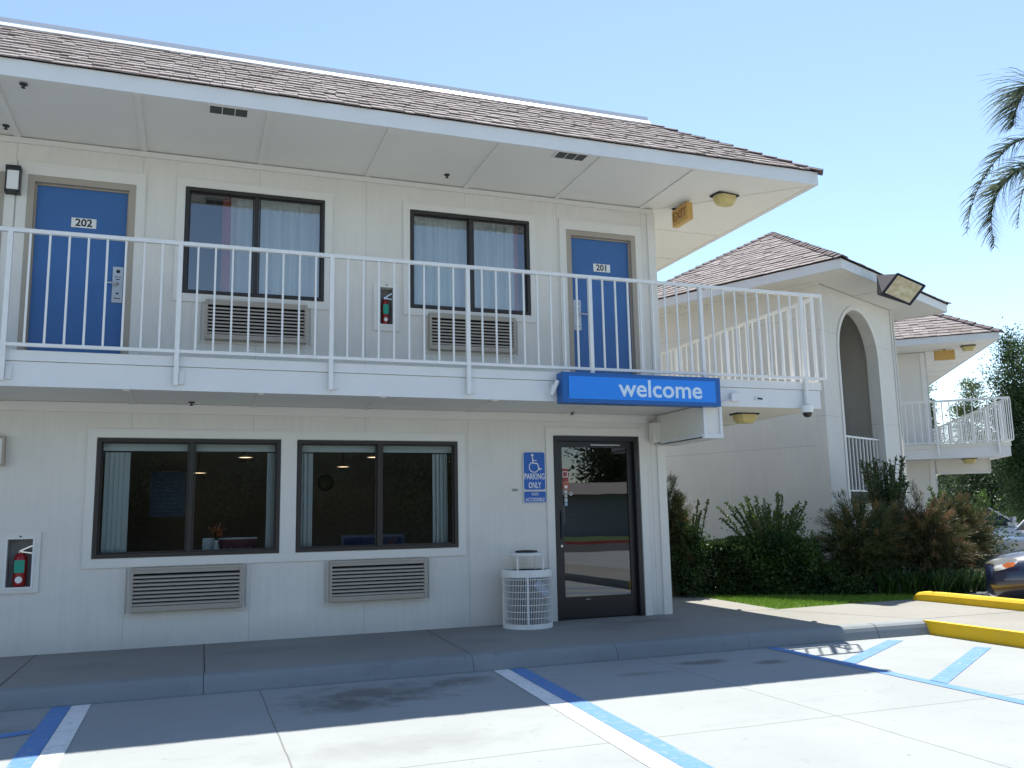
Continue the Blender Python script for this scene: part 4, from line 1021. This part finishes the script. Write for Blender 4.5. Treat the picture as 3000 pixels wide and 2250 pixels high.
q = p3(.55,.75,FZ); canopy_light((q.x,q.y,q.z), R(-35), 'yellowed light under the far wing eave')
q = p3(.75,.9,2.70); canopy_light((q.x,q.y,q.z), R(-35), 'pale light under the far wing balcony')

# ================================================================== PLANTS
def leaves(centres, dirs, L, Wd, jit=.5):
    """leaf quads: centre points, main direction, length, width arrays"""
    n = len(centres); d = dirs + rng.normal(0, jit, (n,3)); d /= np.linalg.norm(d, axis=1)[:,None]+1e-9
    r = rng.normal(0,1,(n,3)); s = np.cross(d, r); s /= np.linalg.norm(s, axis=1)[:,None]+1e-9
    L = np.broadcast_to(L, n)[:,None]; Wd = np.broadcast_to(Wd, n)[:,None]
    P = np.zeros((n,4,3)); P[:,0] = centres - d*0; P[:,1] = centres + d*L*.45 + s*Wd/2; P[:,2] = centres + d*L; P[:,3] = centres + d*L*.45 - s*Wd/2
    return P
def clump_pts(c, rad, n, nclump, shell=.55):
    """points in leaf clumps spread through an ellipsoid, leaving gaps"""
    u = rng.normal(0,1,(nclump,3)); u /= np.linalg.norm(u,axis=1)[:,None]; r = rng.uniform(shell,1,nclump)[:,None]
    cc = np.array(c) + u*r*np.array(rad); k = rng.integers(0,nclump,n); sz = np.min(rad)*rng.uniform(.16,.34,nclump)
    pts = cc[k] + rng.normal(0,1,(n,3))*sz[k][:,None]*np.array([1,1,.75])
    tone = np.clip(rng.uniform(.1,.8,nclump)[k] + rng.normal(0,.14,n), 0, 1)
    d = (pts - np.array(c)); d /= np.linalg.norm(d,axis=1)[:,None]+1e-9
    return pts, d, tone
def stems(name, base, tips, r0, parent, m):
    b = MB(); base = V(base)
    for tp in tips:
        tp = V(tp); mid = base.lerp(tp, .5) + V((random.uniform(-.06,.06), random.uniform(-.06,.06), .05)); b.tube([base+V((random.uniform(-.04,.04),random.uniform(-.04,.04),0)), mid, tp], [r0, r0*.6, r0*.25], 5)
    return b.build(name, m, parent)

def bottlebrush(base, h, rad, m, label, n=5200, name='wispy_shrub'):
    """upright shrub of fine twigs radiating outwards, feathery edge"""
    t = tag(empty(name, base), label, 'shrub', 'wispy shrubs before the stair tower')
    bx = V((0,0,0)); tips = []
    P = []; tone = []
    for k in range(150):
        u = rng.normal(0,1,3); u /= np.linalg.norm(u); u[2] = abs(u[2])*1.2 - .75*rng.random()
        core = np.array([0,0,h*.52]) + u*np.array([rad*.62,rad*.62,h*.33])
        d = u + np.array([0,0,.35]); d /= np.linalg.norm(d); Ln = rng.uniform(.28,.55)*min(1, rad*1.4)
        tips.append(tuple(core))
        m_ = n//150; s = rng.random(m_)[:,None]; bend = np.array([0,0,-.06])
        c = core + d*Ln*s + rng.normal(0,.018,(m_,3)) + bend*s*s
        P.append(leaves(c, np.tile(d,(m_,1)), rng.uniform(.06,.12,m_), .0075, .38)); tb_ = rng.uniform(.1,.7)
        tone.append(np.clip(tb_ + .42*s[:,0]**2*rng.random() + rng.normal(0,.1,m_), 0, 1))
        dd = d*Ln; P.append(np.array([[core-[.003,0,0], core+[.003,0,0], core+dd+[.001,0,0], core+dd-[.001,0,0]]])); tone.append(np.array([.5]))
    # dense inner mass
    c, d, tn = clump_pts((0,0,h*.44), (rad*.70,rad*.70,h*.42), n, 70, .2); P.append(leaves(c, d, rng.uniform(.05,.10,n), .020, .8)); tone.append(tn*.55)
    fast_quads('foliage', np.concatenate(P), m, t, np.concatenate(tone))
    b = MB()
    for q in tips[::6]: b.tube([(random.uniform(-.04,.04),random.uniform(-.04,.04),0),(q[0]*.3,q[1]*.3,q[2]*.55),q], [.028,.018,.006], 5)
    b.build('stem', M['bark'], t); return t

def leafshrub(base, h, rad, m, label, n=4500, shoots=14, lean=0, name='leafy_shrub', low=.45, ll=.055, lw=.03):
    t = tag(empty(name, base), label, 'shrub'); P = []; T = []
    c, d, tn = clump_pts((0,0,h*low*.9), (rad*.85,rad*.6,h*low), n, 70, .25); P.append(leaves(c,d,rng.uniform(.7,1.2,len(c))*ll,lw,.8)); T.append(tn)
    b = MB()
    for k in range(shoots):   # long arching shoots set with leaves in pairs
        az = rng.uniform(0,6.28); out = rng.uniform(.3,1.0)*rad; tip = np.array([out*np.cos(az)+lean*rng.random(), out*np.sin(az)*.6, h*rng.uniform(.78,1.04)])
        st = np.array([tip[0]*.25, tip[1]*.25, h*.25]); mid = (st+tip)/2 + np.array([-lean*.1,0,.10*h]); s = np.linspace(0,1,26)[:,None]
        c = (1-s)**2*st + 2*s*(1-s)*mid + s*s*tip; dd = np.gradient(c, axis=0); dd /= np.linalg.norm(dd,axis=1)[:,None]
        b.tube([tuple(q) for q in c[::5]]+[tuple(tip)], [.009]*6+[.003], 4)
        for rep in range(5):
            P.append(leaves(c+rng.normal(0,.008,c.shape), dd, rng.uniform(.7,1.15,len(c))*ll, lw*.9, .75)); T.append(np.clip(rng.normal(.62,.22,len(c)),0,1))
    fast_quads('foliage', np.concatenate(P), m, t, np.concatenate(T))
    for k in range(6): b.tube([(random.uniform(-.1,.1),random.uniform(-.05,.05),0),(random.uniform(-.3,.3)*rad,0,h*.3),(random.uniform(-.6,.6)*rad,random.uniform(-.2,.2),h*.55)], [.018,.013,.005], 5)
    b.build('stem', M['bark'], t); return t

def boxhedge(base, sx, sy, h, m, label, n=9000, rz=0, name='clipped_hedge'):
    t = tag(empty(name, base, rz), label, 'hedge')
    p = rng.uniform(-1,1,(n,3)); ax_ = rng.integers(0,3,n); sg = rng.choice([-1,1],n); p[np.arange(n),ax_] = sg*(1-rng.random(n)**2*.55)
    rr = (np.abs(p)**4).sum(1)**.25; p /= np.maximum(rr,1)[:,None]**.6
    d = p/np.linalg.norm(p,axis=1)[:,None]; c = p*np.array([sx/2,sy/2,h/2]) + np.array([0,0,h/2]); c += .03*np.sin(c[:,[1,2,0]]*9)+rng.normal(0,.015,c.shape)
    fast_quads('foliage', leaves(c,d,rng.uniform(.045,.075,n)*(4.5 if sx > 20 else 1),.034*(6 if sx > 20 else 1),.9), m, t, np.clip(.45+.25*np.sin(c[:,0]*7+c[:,2]*5)+rng.normal(0,.2,n),0,1))
    b = MB(); 
    for k in range(7): x = (k/6-.5)*sx*.8; b.tube([(x,0,0),(x*.95,.03,h*.45)], [.02,.012], 5)
    b.build('stem', M['bark'], t); return t

def strapplant(base, label, n=90, h=.5, m=None):
    t = tag(empty('strap_leaf_plant', base), label, 'plant', 'strap leaved plants along the bed'); V_ = []; F_ = []; T_ = []
    P = []; T = []
    for k in range(n):
        az = rng.uniform(0,6.28); L = rng.uniform(.6,1.1)*h*1.5; wd = .011; s = np.linspace(0,1,6); out = np.sin(s*1.4)*L*.55*rng.uniform(.5,1.1); z = L*.72*np.sin(s*rng.uniform(1.7,2.4))
        cx_, cy_ = out*np.cos(az)+rng.normal(0,.06), out*np.sin(az)+rng.normal(0,.06); pz = np.maximum(z,.01); wv = np.array([-np.sin(az),np.cos(az),0])*wd
        pts = np.stack([cx_,cy_,pz],1); tn = rng.random()
        for i in range(5): f = 1-s[i+1]*.8; f0 = 1-s[i]*.8; P.append([pts[i]-wv*f0, pts[i]+wv*f0, pts[i+1]+wv*f, pts[i+1]-wv*f]); T.append(tn)
    fast_quads('foliage', np.array(P), m or M['strap'], t, np.array(T)); return t

g = .14
def at(u, d): p = loc(u, 1094, d); return (p.x, p.y, g)
bottlebrush(at(1449,14.3), 1.95, .30, M['brush'], 'narrow tall wispy shrub hard against the motel corner', 4200)
leafshrub(at(1487,14.25), 1.44, .36, M['leafdk'], 'dark leafy shrub next to the motel corner', 5200, 12)
boxhedge(at(1532,14.75), 1.25, .8, .80, M['hedge'], 'rounded dark clipped hedge below the tower wall', 22000, R(-33))
leafshrub(at(1662,15.1), 1.52, .82, M['leaf'], 'green shrub with long arching shoots in the middle of the bed', 8500, 50, -.25)
boxhedge(at(1655,14.75), 1.5, .6, .86, M['leafdk'], 'dark low hedge under the arching green shrub', 20000, R(-36))
leafshrub(at(1775,14.9), .62, .46, M['leafdk'], 'low dark shrub left of the first wispy shrub', 5000, 10)
bottlebrush(at(1852,15.2), 1.42, .64, M['brush'], 'first wispy brown green shrub, in front of the tower corner', 14000)
leafshrub(at(1912,16.4), 2.08, .56, M['leafdk'], 'tall open leafy shrub rising before the arch', 3600, 42, 0, 'tall_shrub', .36, .08, .028)
bottlebrush(at(1992,15.6), 1.44, .58, M['brushred'], 'second wispy shrub with reddish tips, middle of three', 13000)
bottlebrush(at(2066,16.8), 1.50, .46, M['brushred'], 'third wispy shrub, beside the silver car', 11000)
for (u, d, lab) in ((1905,14.75,'dark strap leaved plant under the first wispy shrub'),(1955,14.85,'dark strap leaved plant between the first and second wispy shrubs'),(2010,14.95,'strap leaved plant under the second wispy shrub'),(2058,15.2,'strap leaved plant between the second and third wispy shrubs'),(2100,15.7,'sunlit strap leaved plant left of the blue car')):
    strapplant(at(u,d), lab, 130, .34)
leafshrub(at(1830,14.7), .34, .40, M['leafdk'], 'creeping dark plant at the lawn edge', 3000, 8)
# plants beyond, by the far wing
leafshrub(tuple(loc(2075,1110,22).xy)+(.1,), 1.75, 1.1, M['leaf'], 'loose green shrub below the far wing balcony', 3600, 22, .2, 'tall_shrub', .4, .09, .035)
leafshrub(tuple(loc(2062,1110,24).xy)+(.1,), 1.6, .7, M['treelf'], 'leafy shrub behind the third wispy shrub', 3600, 20, .1, 'tall_shrub', .5, .09, .04)

# broadleaf trees
def tree(base, h, rad, m, label, n=9000, crown_lo=.35, name='tree', leaf=.10, nclump=90, group=None, trunk=.16, shell=.35):
    t = tag(empty(name, base), label, 'tree', group); h_c = h*(1-crown_lo)
    b = MB(); top = V((random.uniform(-.3,.3),random.uniform(-.3,.3),h*.86)); b.tube([(0,0,0),(top.x*.2,top.y*.2,h*.3),(top.x*.6,top.y*.6,h*.6),top], [trunk,trunk*.75,trunk*.45,trunk*.12], 8)
    for k in range(14):
        z = h*random.uniform(crown_lo*.9,.8); az = random.uniform(0,6.28); L = rad*random.uniform(.5,.9); s = z/h
        p0 = V((top.x*s,top.y*s,z)); p1 = p0 + V((L*math.cos(az),L*math.sin(az),L*.55)); b.tube([p0, p0.lerp(p1,.5)+V((0,0,-.05)), p1], [trunk*.4,trunk*.25,trunk*.08], 5)
    b.build('trunk', M['bark'], t)
    c, d, tn = clump_pts((0,0,h*crown_lo+h_c*.5), (rad,rad,h_c*.5), n, nclump, shell)
    d[:,2] -= .3; fast_quads('crown', leaves(c,d,rng.uniform(.7,1.3,n)*leaf,leaf*.45,.7), m, t, tn); return t
def tl(u, dist): p = loc(u, 1094, dist); return (p.x, p.y, 0)
tree(tl(2236,34), 7.6, 1.0, M['leafdk'], 'tall dark tree at the right edge beyond the far wing', 42000, .04, 'tree', .10, 230, 'trees beyond the far wing', .1)
tree(tl(2018,46), 7.9, .50, M['treepale'], 'slim pale tree seen between the far eave and balcony', 6500, .2, 'tree', .14, 60, 'trees beyond the far wing', .1)
tree(tl(2112,46), 7.5, .75, M['treepale'], 'small pale tree left of the tall dark tree', 6500, .3, 'tree', .14, 60, 'trees beyond the far wing', .1)
tree(tl(2130,44), 4.0, 1.5, M['treelf'], 'low dark tree under the far balcony', 12000, .05, 'tree', .15, 110, 'trees beyond the far wing')
tree(tl(2070,50), 4.6, 2.4, M['leafdk'], 'bushy tree behind the loose green shrub', 10000, .05, 'tree', .15, 90, 'trees beyond the far wing')
tree(tl(2225,52), 5.2, 2.8, M['leafdk'], 'wide dark tree behind the white cars', 12000, .05, 'tree', .16, 110, 'trees beyond the far wing')
h_ = loc(2195,1094,40); boxhedge((h_.x,h_.y,0), 5.5, 1.2, 1.25, M['leafdk'], 'long dark hedge behind the parked white cars', 9000, R(-40), 'long_hedge')
tag(boxhedge((6,17,0), 30, 1.6, 3.2, M['street'], 'tall boundary hedge behind the motel block', 30000, 0, 'boundary_hedge'))
# low pale building far behind
t = tag(empty('distant_building', tl(2040,64), R(-30)), 'pale low building far behind the shrubs', 'building')
b = MB(); wall_grid(b, -9, 9, 0, 3.0, [(-6,-4.8,1,2.2),(-2,-.8,1,2.2),(2,3.2,1,2.2),(5.5,6.7,1,2.2)], -3, -2.8); b.box((-9,-2.799,0),(9,3,3.0)); b.build('wall', M['soffit'], t)
b = MB(); b.prism([(-9.5,-3.5,3.0),(9.5,-3.5,3.0),(9.5,3.5,3.0),(-9.5,3.5,3.0)], (0,0,.25)); b.build('roof', M['capsh'], t)

# palm
K = V((17.55,.35,8.55)); pt = tag(empty('palm_tree', (K.x+.35,K.y-.45,0)), 'feathery palm with drooping fronds at the right edge', 'palm tree')
org = V((K.x+.35,K.y-.45,0))
b = MB(); b.tube([V((0,0,0)), V((.05,-.02,2.5)), V((-.1,.1,5.5)), K-org], [.20,.15,.13,.14], 14); b.build('trunk', M['palmbark'], pt, smooth=True)
def frond(ctrl, leaf, density=1.0, spread=1.0, droop=.8):
    pts = [np.array(p) - np.array(org) for p in ctrl]; n = int(38*density)
    # catmull-rom sampling
    seg = len(pts)-1; out = []
    ext_ = [2*pts[0]-pts[1]] + pts + [2*pts[-1]-pts[-2]]
    for i in range(seg):
        p0, p1, p2, p3_ = ext_[i:i+4]
        for s in np.linspace(0, 1, max(3, n//seg), endpoint=False): out.append(.5*((2*p1)+(-p0+p2)*s+(2*p0-5*p1+4*p2-p3_)*s*s+(-p0+3*p1-3*p2+p3_)*s**3))
    out.append(pts[-1]); C = np.array(out); b = MB(); m_ = len(C)
    b.tube([tuple(c) for c in C[::2]], [.016*(1-.85*i/(m_/2)) + .003 for i in range(len(C[::2]))], 6)
    T = np.gradient(C, axis=0); T /= np.linalg.norm(T,axis=1)[:,None]
    for i in range(2, m_):
        s = i/m_; L = leaf*math.sin(math.pi*min(1, .18+s*.80))**.5*(1 if s < .9 else .75); t_ = T[i]; n1 = np.cross(t_, [.62,.78,.05]); n1 /= np.linalg.norm(n1)+1e-9; n2 = np.cross(t_, n1)
        for rep in range(3):
            for sg in (-1, 1):
                q = C[i] + rng.normal(0,.012,3); fan = rng.uniform(-.5,.9)
                ph = rng.normal(0, .85) + (0 if sg > 0 else math.pi); d0 = (n1*math.cos(ph) + n2*math.sin(ph))*rng.uniform(.6,1)*spread + t_*.75; d0 /= np.linalg.norm(d0)
                LL = L*rng.uniform(.75,1.1); prev = q; dcur = d0; wd = .014
                for j in range(4):
                    dcur = dcur + np.array([0,0,-droop*(.06+.10*j)]); dcur /= np.linalg.norm(dcur); nx = prev + dcur*LL/4
                    wv = np.cross(dcur, [0.3,-.5,.1]); wv = wv/np.linalg.norm(wv)*wd; f0, f1 = 1-j*.2, 1-(j+1)*.2
                    b.add([prev-wv*f0, prev+wv*f0, nx+wv*f1, nx-wv*f1], [(0,1,2,3)], float(np.clip(rng.normal(.45,.25),0,1))); prev = nx
    b.build('frond', M['palm'], pt)
fr1 = [K, loc(2275,338,19), loc(2212,362,19), loc(2171,394,19), loc(2148,434,19), loc(2141,480,19), loc(2148,530,19)]
frond(fr1, .66, 2.0, 1.0, .8)
fr2 = [K, loc(2300,285,18.8), loc(2212,300,18.7), loc(2165,330,18.6), loc(2125,385,18.6), loc(2100,440,18.6), loc(2088,500,18.6)]
frond(fr2, .50, 1.0, .9, .9)
fr3 = [K, loc(2290,215,19.3), loc(2235,180,19.3), loc(2212,200,19.3), loc(2196,235,19.3), loc(2188,270,19.3)]
frond(fr3, .95, 1.7, 1.0, .8)
for k in range(15):
    az = R(-150 + 16*k + random.uniform(-5,5)); az = R(-115) + k*R(13.5); el = random.uniform(-.2,1.1); L = random.uniform(2.6,3.2); d = V((math.cos(az),math.sin(az),0))
    frond([K, K+d*L*.3+V((0,0,.55*el*L*.4)), K+d*L*.62+V((0,0,.45*el*L*.4-.05)), K+d*L*.86+V((0,0,-.45)), K+d*L*.96+V((0,0,-1.1))], .65, .9, .8, .9)

# ================================================================== CARS
def carpaint(name, col): return mat(name, col, .3, metal=0, coat=1.0)
def car(loc_, rz, paint, label, scale=1.0, name='parked_car', lo='amber', fascia=True):
    """nose points to local -x, origin under the nose centre"""
    t = tag(empty(name, loc_, rz), label, 'car'); t.scale = (scale,)*3
    st = [  # x, half width at sill, half width at belt, z bottom, z top (hood/deck line)
        (.00,.46,.42,.24,.56),(.03,.62,.57,.19,.63),(.12,.75,.69,.17,.69),(.30,.82,.75,.17,.735),(.62,.845,.78,.17,.79),(1.00,.85,.79,.17,.85),(1.35,.85,.80,.17,.90),
        (2.0,.85,.81,.17,.93),(2.9,.85,.81,.17,.94),(3.5,.84,.79,.18,.96),(3.95,.82,.75,.20,.97),(4.2,.76,.69,.26,.94),(4.32,.66,.60,.34,.88)]
    n = 18; b = MB(); vs = []
    for x, ws, wb, zb, zt_ in st:
        for k in range(n):
            g = 2*math.pi*k/n; c, s = math.cos(g), math.sin(g)
            e = 2/4.2; yy = abs(c)**e*(1 if c > 0 else -1); zz = abs(s)**(2/3.2)*(1 if s > 0 else -1)
            wv = ws + (wb-ws)*max(0, zz); vs.append((x, yy*wv, (zb+zt_)/2 + zz*(zt_-zb)/2))
    fs = [(i*n+k, i*n+(k+1)%n, (i+1)*n+(k+1)%n, (i+1)*n+k) for i in range(len(st)-1) for k in range(n)]
    fs = [f[::-1] for f in fs]; fs += [tuple(range(n)), tuple(range(len(vs)-1,len(vs)-n-1,-1))]
    b.add(vs, fs); body = b.build('body', paint, t, smooth=True); sm = body.modifiers.new('s','SUBSURF'); sm.levels = sm.render_levels = 2
    b = MB(); gh = [(1.22,.72,.86),(1.95,.60,1.33),(2.35,.58,1.42),(3.0,.58,1.41),(3.85,.66,.96)]; vs = []
    for x, wv, z in gh: vs += [(x,-wv,z),(x,wv,z)]
    lowr = [(1.22,.76,.84),(1.95,.76,.90),(2.35,.76,.91),(3.0,.76,.91),(3.85,.70,.93)]; o_ = len(vs)
    for x, wv, z in lowr: vs += [(x,-wv,z),(x,wv,z)]
    fs = [(2*i,2*i+1,2*i+3,2*i+2) for i in range(4)] + [(2*i,2*i+2,o_+2*i+2,o_+2*i) for i in range(4)] + [(2*i+1,o_+2*i+1,o_+2*i+3,2*i+3) for i in range(4)]
    b.add(vs, fs); b.build('windows', mat('dark_glazing', (.02,.022,.025), .1, spec=.35), t)
    b = MB(); b.add([(1.97,-.605,1.345),(1.97,.605,1.345),(2.35,.585,1.435),(2.35,-.585,1.435),(3.0,.585,1.425),(3.0,-.585,1.425),(3.2,.60,1.33),(3.2,-.60,1.33)], [(0,1,2,3),(3,2,4,5),(5,4,6,7)])
    for s in (-1,1):
        b.tube([(1.22,s*.735,.87),(1.95,s*.615,1.335),(2.35,s*.60,1.425),(3.0,s*.60,1.415),(3.85,s*.675,.965)], .022, 6); b.tube([(2.55,s*.60,1.42),(2.6,s*.77,.90)], .025, 6)
    b.build('roof', paint, t)
    for x in (.86, 3.42):
        for s in (-1, 1):
            b = MB(); b.lathe([(.20,-.10),(.31,-.10),(.325,-.06),(.325,.06),(.31,.10),(.20,.10)], (x,s*.76,.325), 30, 'y'); wl = b.build('wheel', M['tyre'], t)
            b = MB(); y_ = s*.76 + s*.101; b.lathe([(.20,0),(.18,.004*s),(.05,.012*s)], (x,y_,.325), 24, 'y')
            b.build('rim', M['chrome'], wl)
            b = MB()
            arc_ = [(x+.395*math.cos(q), s*.862, .325+.395*math.sin(q)) for q in np.linspace(R(-12),R(192),20)]; arc2 = [(x+.335*math.cos(q), s*.868, .325+.335*math.sin(q)) for q in np.linspace(R(-12),R(192),20)]
            for i in range(19): b.poly([arc_[i],arc_[i+1],arc2[i+1],arc2[i]])
            b.build('wheel_arch', M['dark'], t)
    for s in (-1, 1):   # wrap-round headlights
        q = [(.045,.34,.555),(.045,.46,.615),(.13,.64,.665),(.30,.745,.695),(.44,.79,.675),(.36,.822,.595),(.20,.775,.535),(.09,.60,.515)]
        pts = [V((x-.012, s*(y+.012), z)) for x, y, z in q]; c = sum(pts, V((0,0,0)))/8 + V((-.05, s*.035, .01))
        b = MB(); b.add(pts+[c], [((i+1)%8, i, 8) if s > 0 else (i, (i+1)%8, 8) for i in range(8)]); hl = b.build('headlight', mat('headlight_lens', (.72,.72,.68), .12, coat=1), t, smooth=True); hl.modifiers.new('s','SUBSURF').levels = 1
        if lo == 'amber':
            b = MB(); pts = [V((x-.03, s*(y+.045), z)) for x, y, z in ((.25,.735,.60),(.31,.75,.635),(.40,.78,.635),(.37,.80,.59),(.29,.775,.57))]; b.poly(pts if s < 0 else pts[::-1]); b.build('indicator', mat('amber_lens', (.75,.18,.04), .2), hl)
    b = MB(); 
    for k in range(3): b.box((.012,-.30,.48+k*.045),(.05,.30,.505+k*.045))
    b.build('grille', M['chrome'] if lo != 'amber' else M['black'], t)
    b = MB(); b.prism([(.02,-.44,.25),(.02,.44,.25),(.06,.50,.25),(.06,-.50,.25)], (0,0,.10)); b.build('lower_intake', M['dark'], t)
    b = MB(); b.box((.005,-.15,.37),(.02,.15,.44)); b.build('number_plate', M['white'], t)
    for s in (-1, 1):
        b = MB(); b.tube([(1.45,s*.80,.98),(1.47,s*.90,1.0)], .02, 6); b.prism([(1.42,s*.88,.95),(1.42,s*1.02,.96),(1.42,s*1.02,1.06),(1.42,s*.88,1.05)], (.09,0,0)); b.build('mirror', paint, t)
    return t
car((12.36,-.66,0), R(-52), carpaint('navy_paint', (.012,.018,.055)), 'dark blue car with amber indicator behind the yellow kerb', 1.12)
q = loc(2196,1100,24); car((q.x,q.y,0), R(12), carpaint('white_car_paint', (.66,.66,.66)), 'white car nose on with chrome grille, behind the blue car', 1.0, 'white_car', 'clear')
q = loc(2255,1100,30.5); car((q.x,q.y,0), R(162), carpaint('silver_paint', (.40,.44,.49)), 'silver car parked behind the third wispy shrub', 1.1, 'silver_car', 'clear')

# ================================================================== ACROSS THE STREET (seen mirrored in the glass)
b = MB(); b.quad((-60,-31,.004),(60,-31,.004),(60,-22,.004),(-60,-22,.004)); struct(b.build('road', M['asphalt']))
b = MB(); b.box((-60,-31.2,0),(60,-31.001,.15)); struct(b.build('red_kerb', M['redkerb']))
b = MB(); b.quad((-60,-45,.03),(60,-45,.03),(60,-31.2,.03),(-60,-31.2,.03)); struct(b.build('verge', mat('verge_turf', (.05,.09,.025), .9, noise=(3,.3))))
for i, (x, y, h, r_) in enumerate(((-9,-34,8.5,3.6),(-3.5,-35,9.0,3.6),(1.2,-33,8.0,3.2),(5.2,-34.5,9.2,3.4),(9.8,-36,8.4,3.5),(14.5,-41,8.0,3.2),(39.8,-60,11.5,5.0),(46,-58,9,4.0))):
    tree((x,y,0), h, r_, M['street'], ['street tree, first from the left','street tree, second from the left','street tree, third from the left','street tree, fourth from the left','street tree, fifth from the left','street tree, sixth from the left','tree behind the house, nearer one','tree behind the house, further one'][i] + ' across the road', 24000, .04, 'street_tree', .20 if i < 6 else .42, 200, 'trees across the road', .22)
tag(boxhedge((2,-36.5,0), 30, 2.0, 4.2, M['street'], 'tall dark hedge added behind the street trees to darken the window reflections', 60000, 0, 'added_screen_hedge'))  # added unseen hedge, keeps bright ground out of the lobby window reflections
fc = tag(empty('added_screen_fence', (2,-38.2,0)), 'dark brown board fence added behind the hedge to stop bright specks in the lobby glass', 'fence')  # added unseen fence, blocks the bright specks mirrored through hedge gaps
for k in range(11):
    b = MB(); b.box((-16.5+k*3.3-.06,-.06,0),(-16.5+k*3.3+.06,.06,3.3)); b.build('post', M['bark'], fc)
for k in range(10):
    b = MB()
    for j in range(16): b.box((-16.44+k*3.3+j*.1985,-.03+.006*(j%2),.05),(-16.44+k*3.3+j*.1985+.196,-.005+.006*(j%2),3.2))
    b.build('panel', M['bark'], fc)
hs = tag(empty('house', (33,-47,0), R(38)), 'low grey house with a shallow roof across the road', 'house')
b = MB(); wall_grid(b, -8, 8, 0, 2.9, [(-5,-3,.9,2.2),(3,5.5,.9,2.2)], -4, -3.8); b.box((-8,-3.799,0),(8,4,2.9)); b.build('wall', mat('house_wall', (.30,.31,.33), .8, noise=(1,.1)), hs)
b = MB(); b.prism([(-8.8,-4.8,2.9),(-8.8,4.8,2.9),(-8.8,0,3.9)], (17.6,0,0)); b.build('roof', mat('house_roof', (.22,.20,.19), .9, noise=(4,.2)), hs)
b = MB(); b.box((-8,4.001,.9),(-5,4.05,2.2)); b.box((2,4.001,0),(4.4,4.05,2.3)); b.build('shutter', M['fascia'], hs)
# motel sign pylon across the lot, its blue panel mirrored upstairs

# clean up: labels for parts that differ
for o in bpy.data.objects:
    if o.name.startswith('lobby_door'): o['label'] = 'black framed glass lobby door'
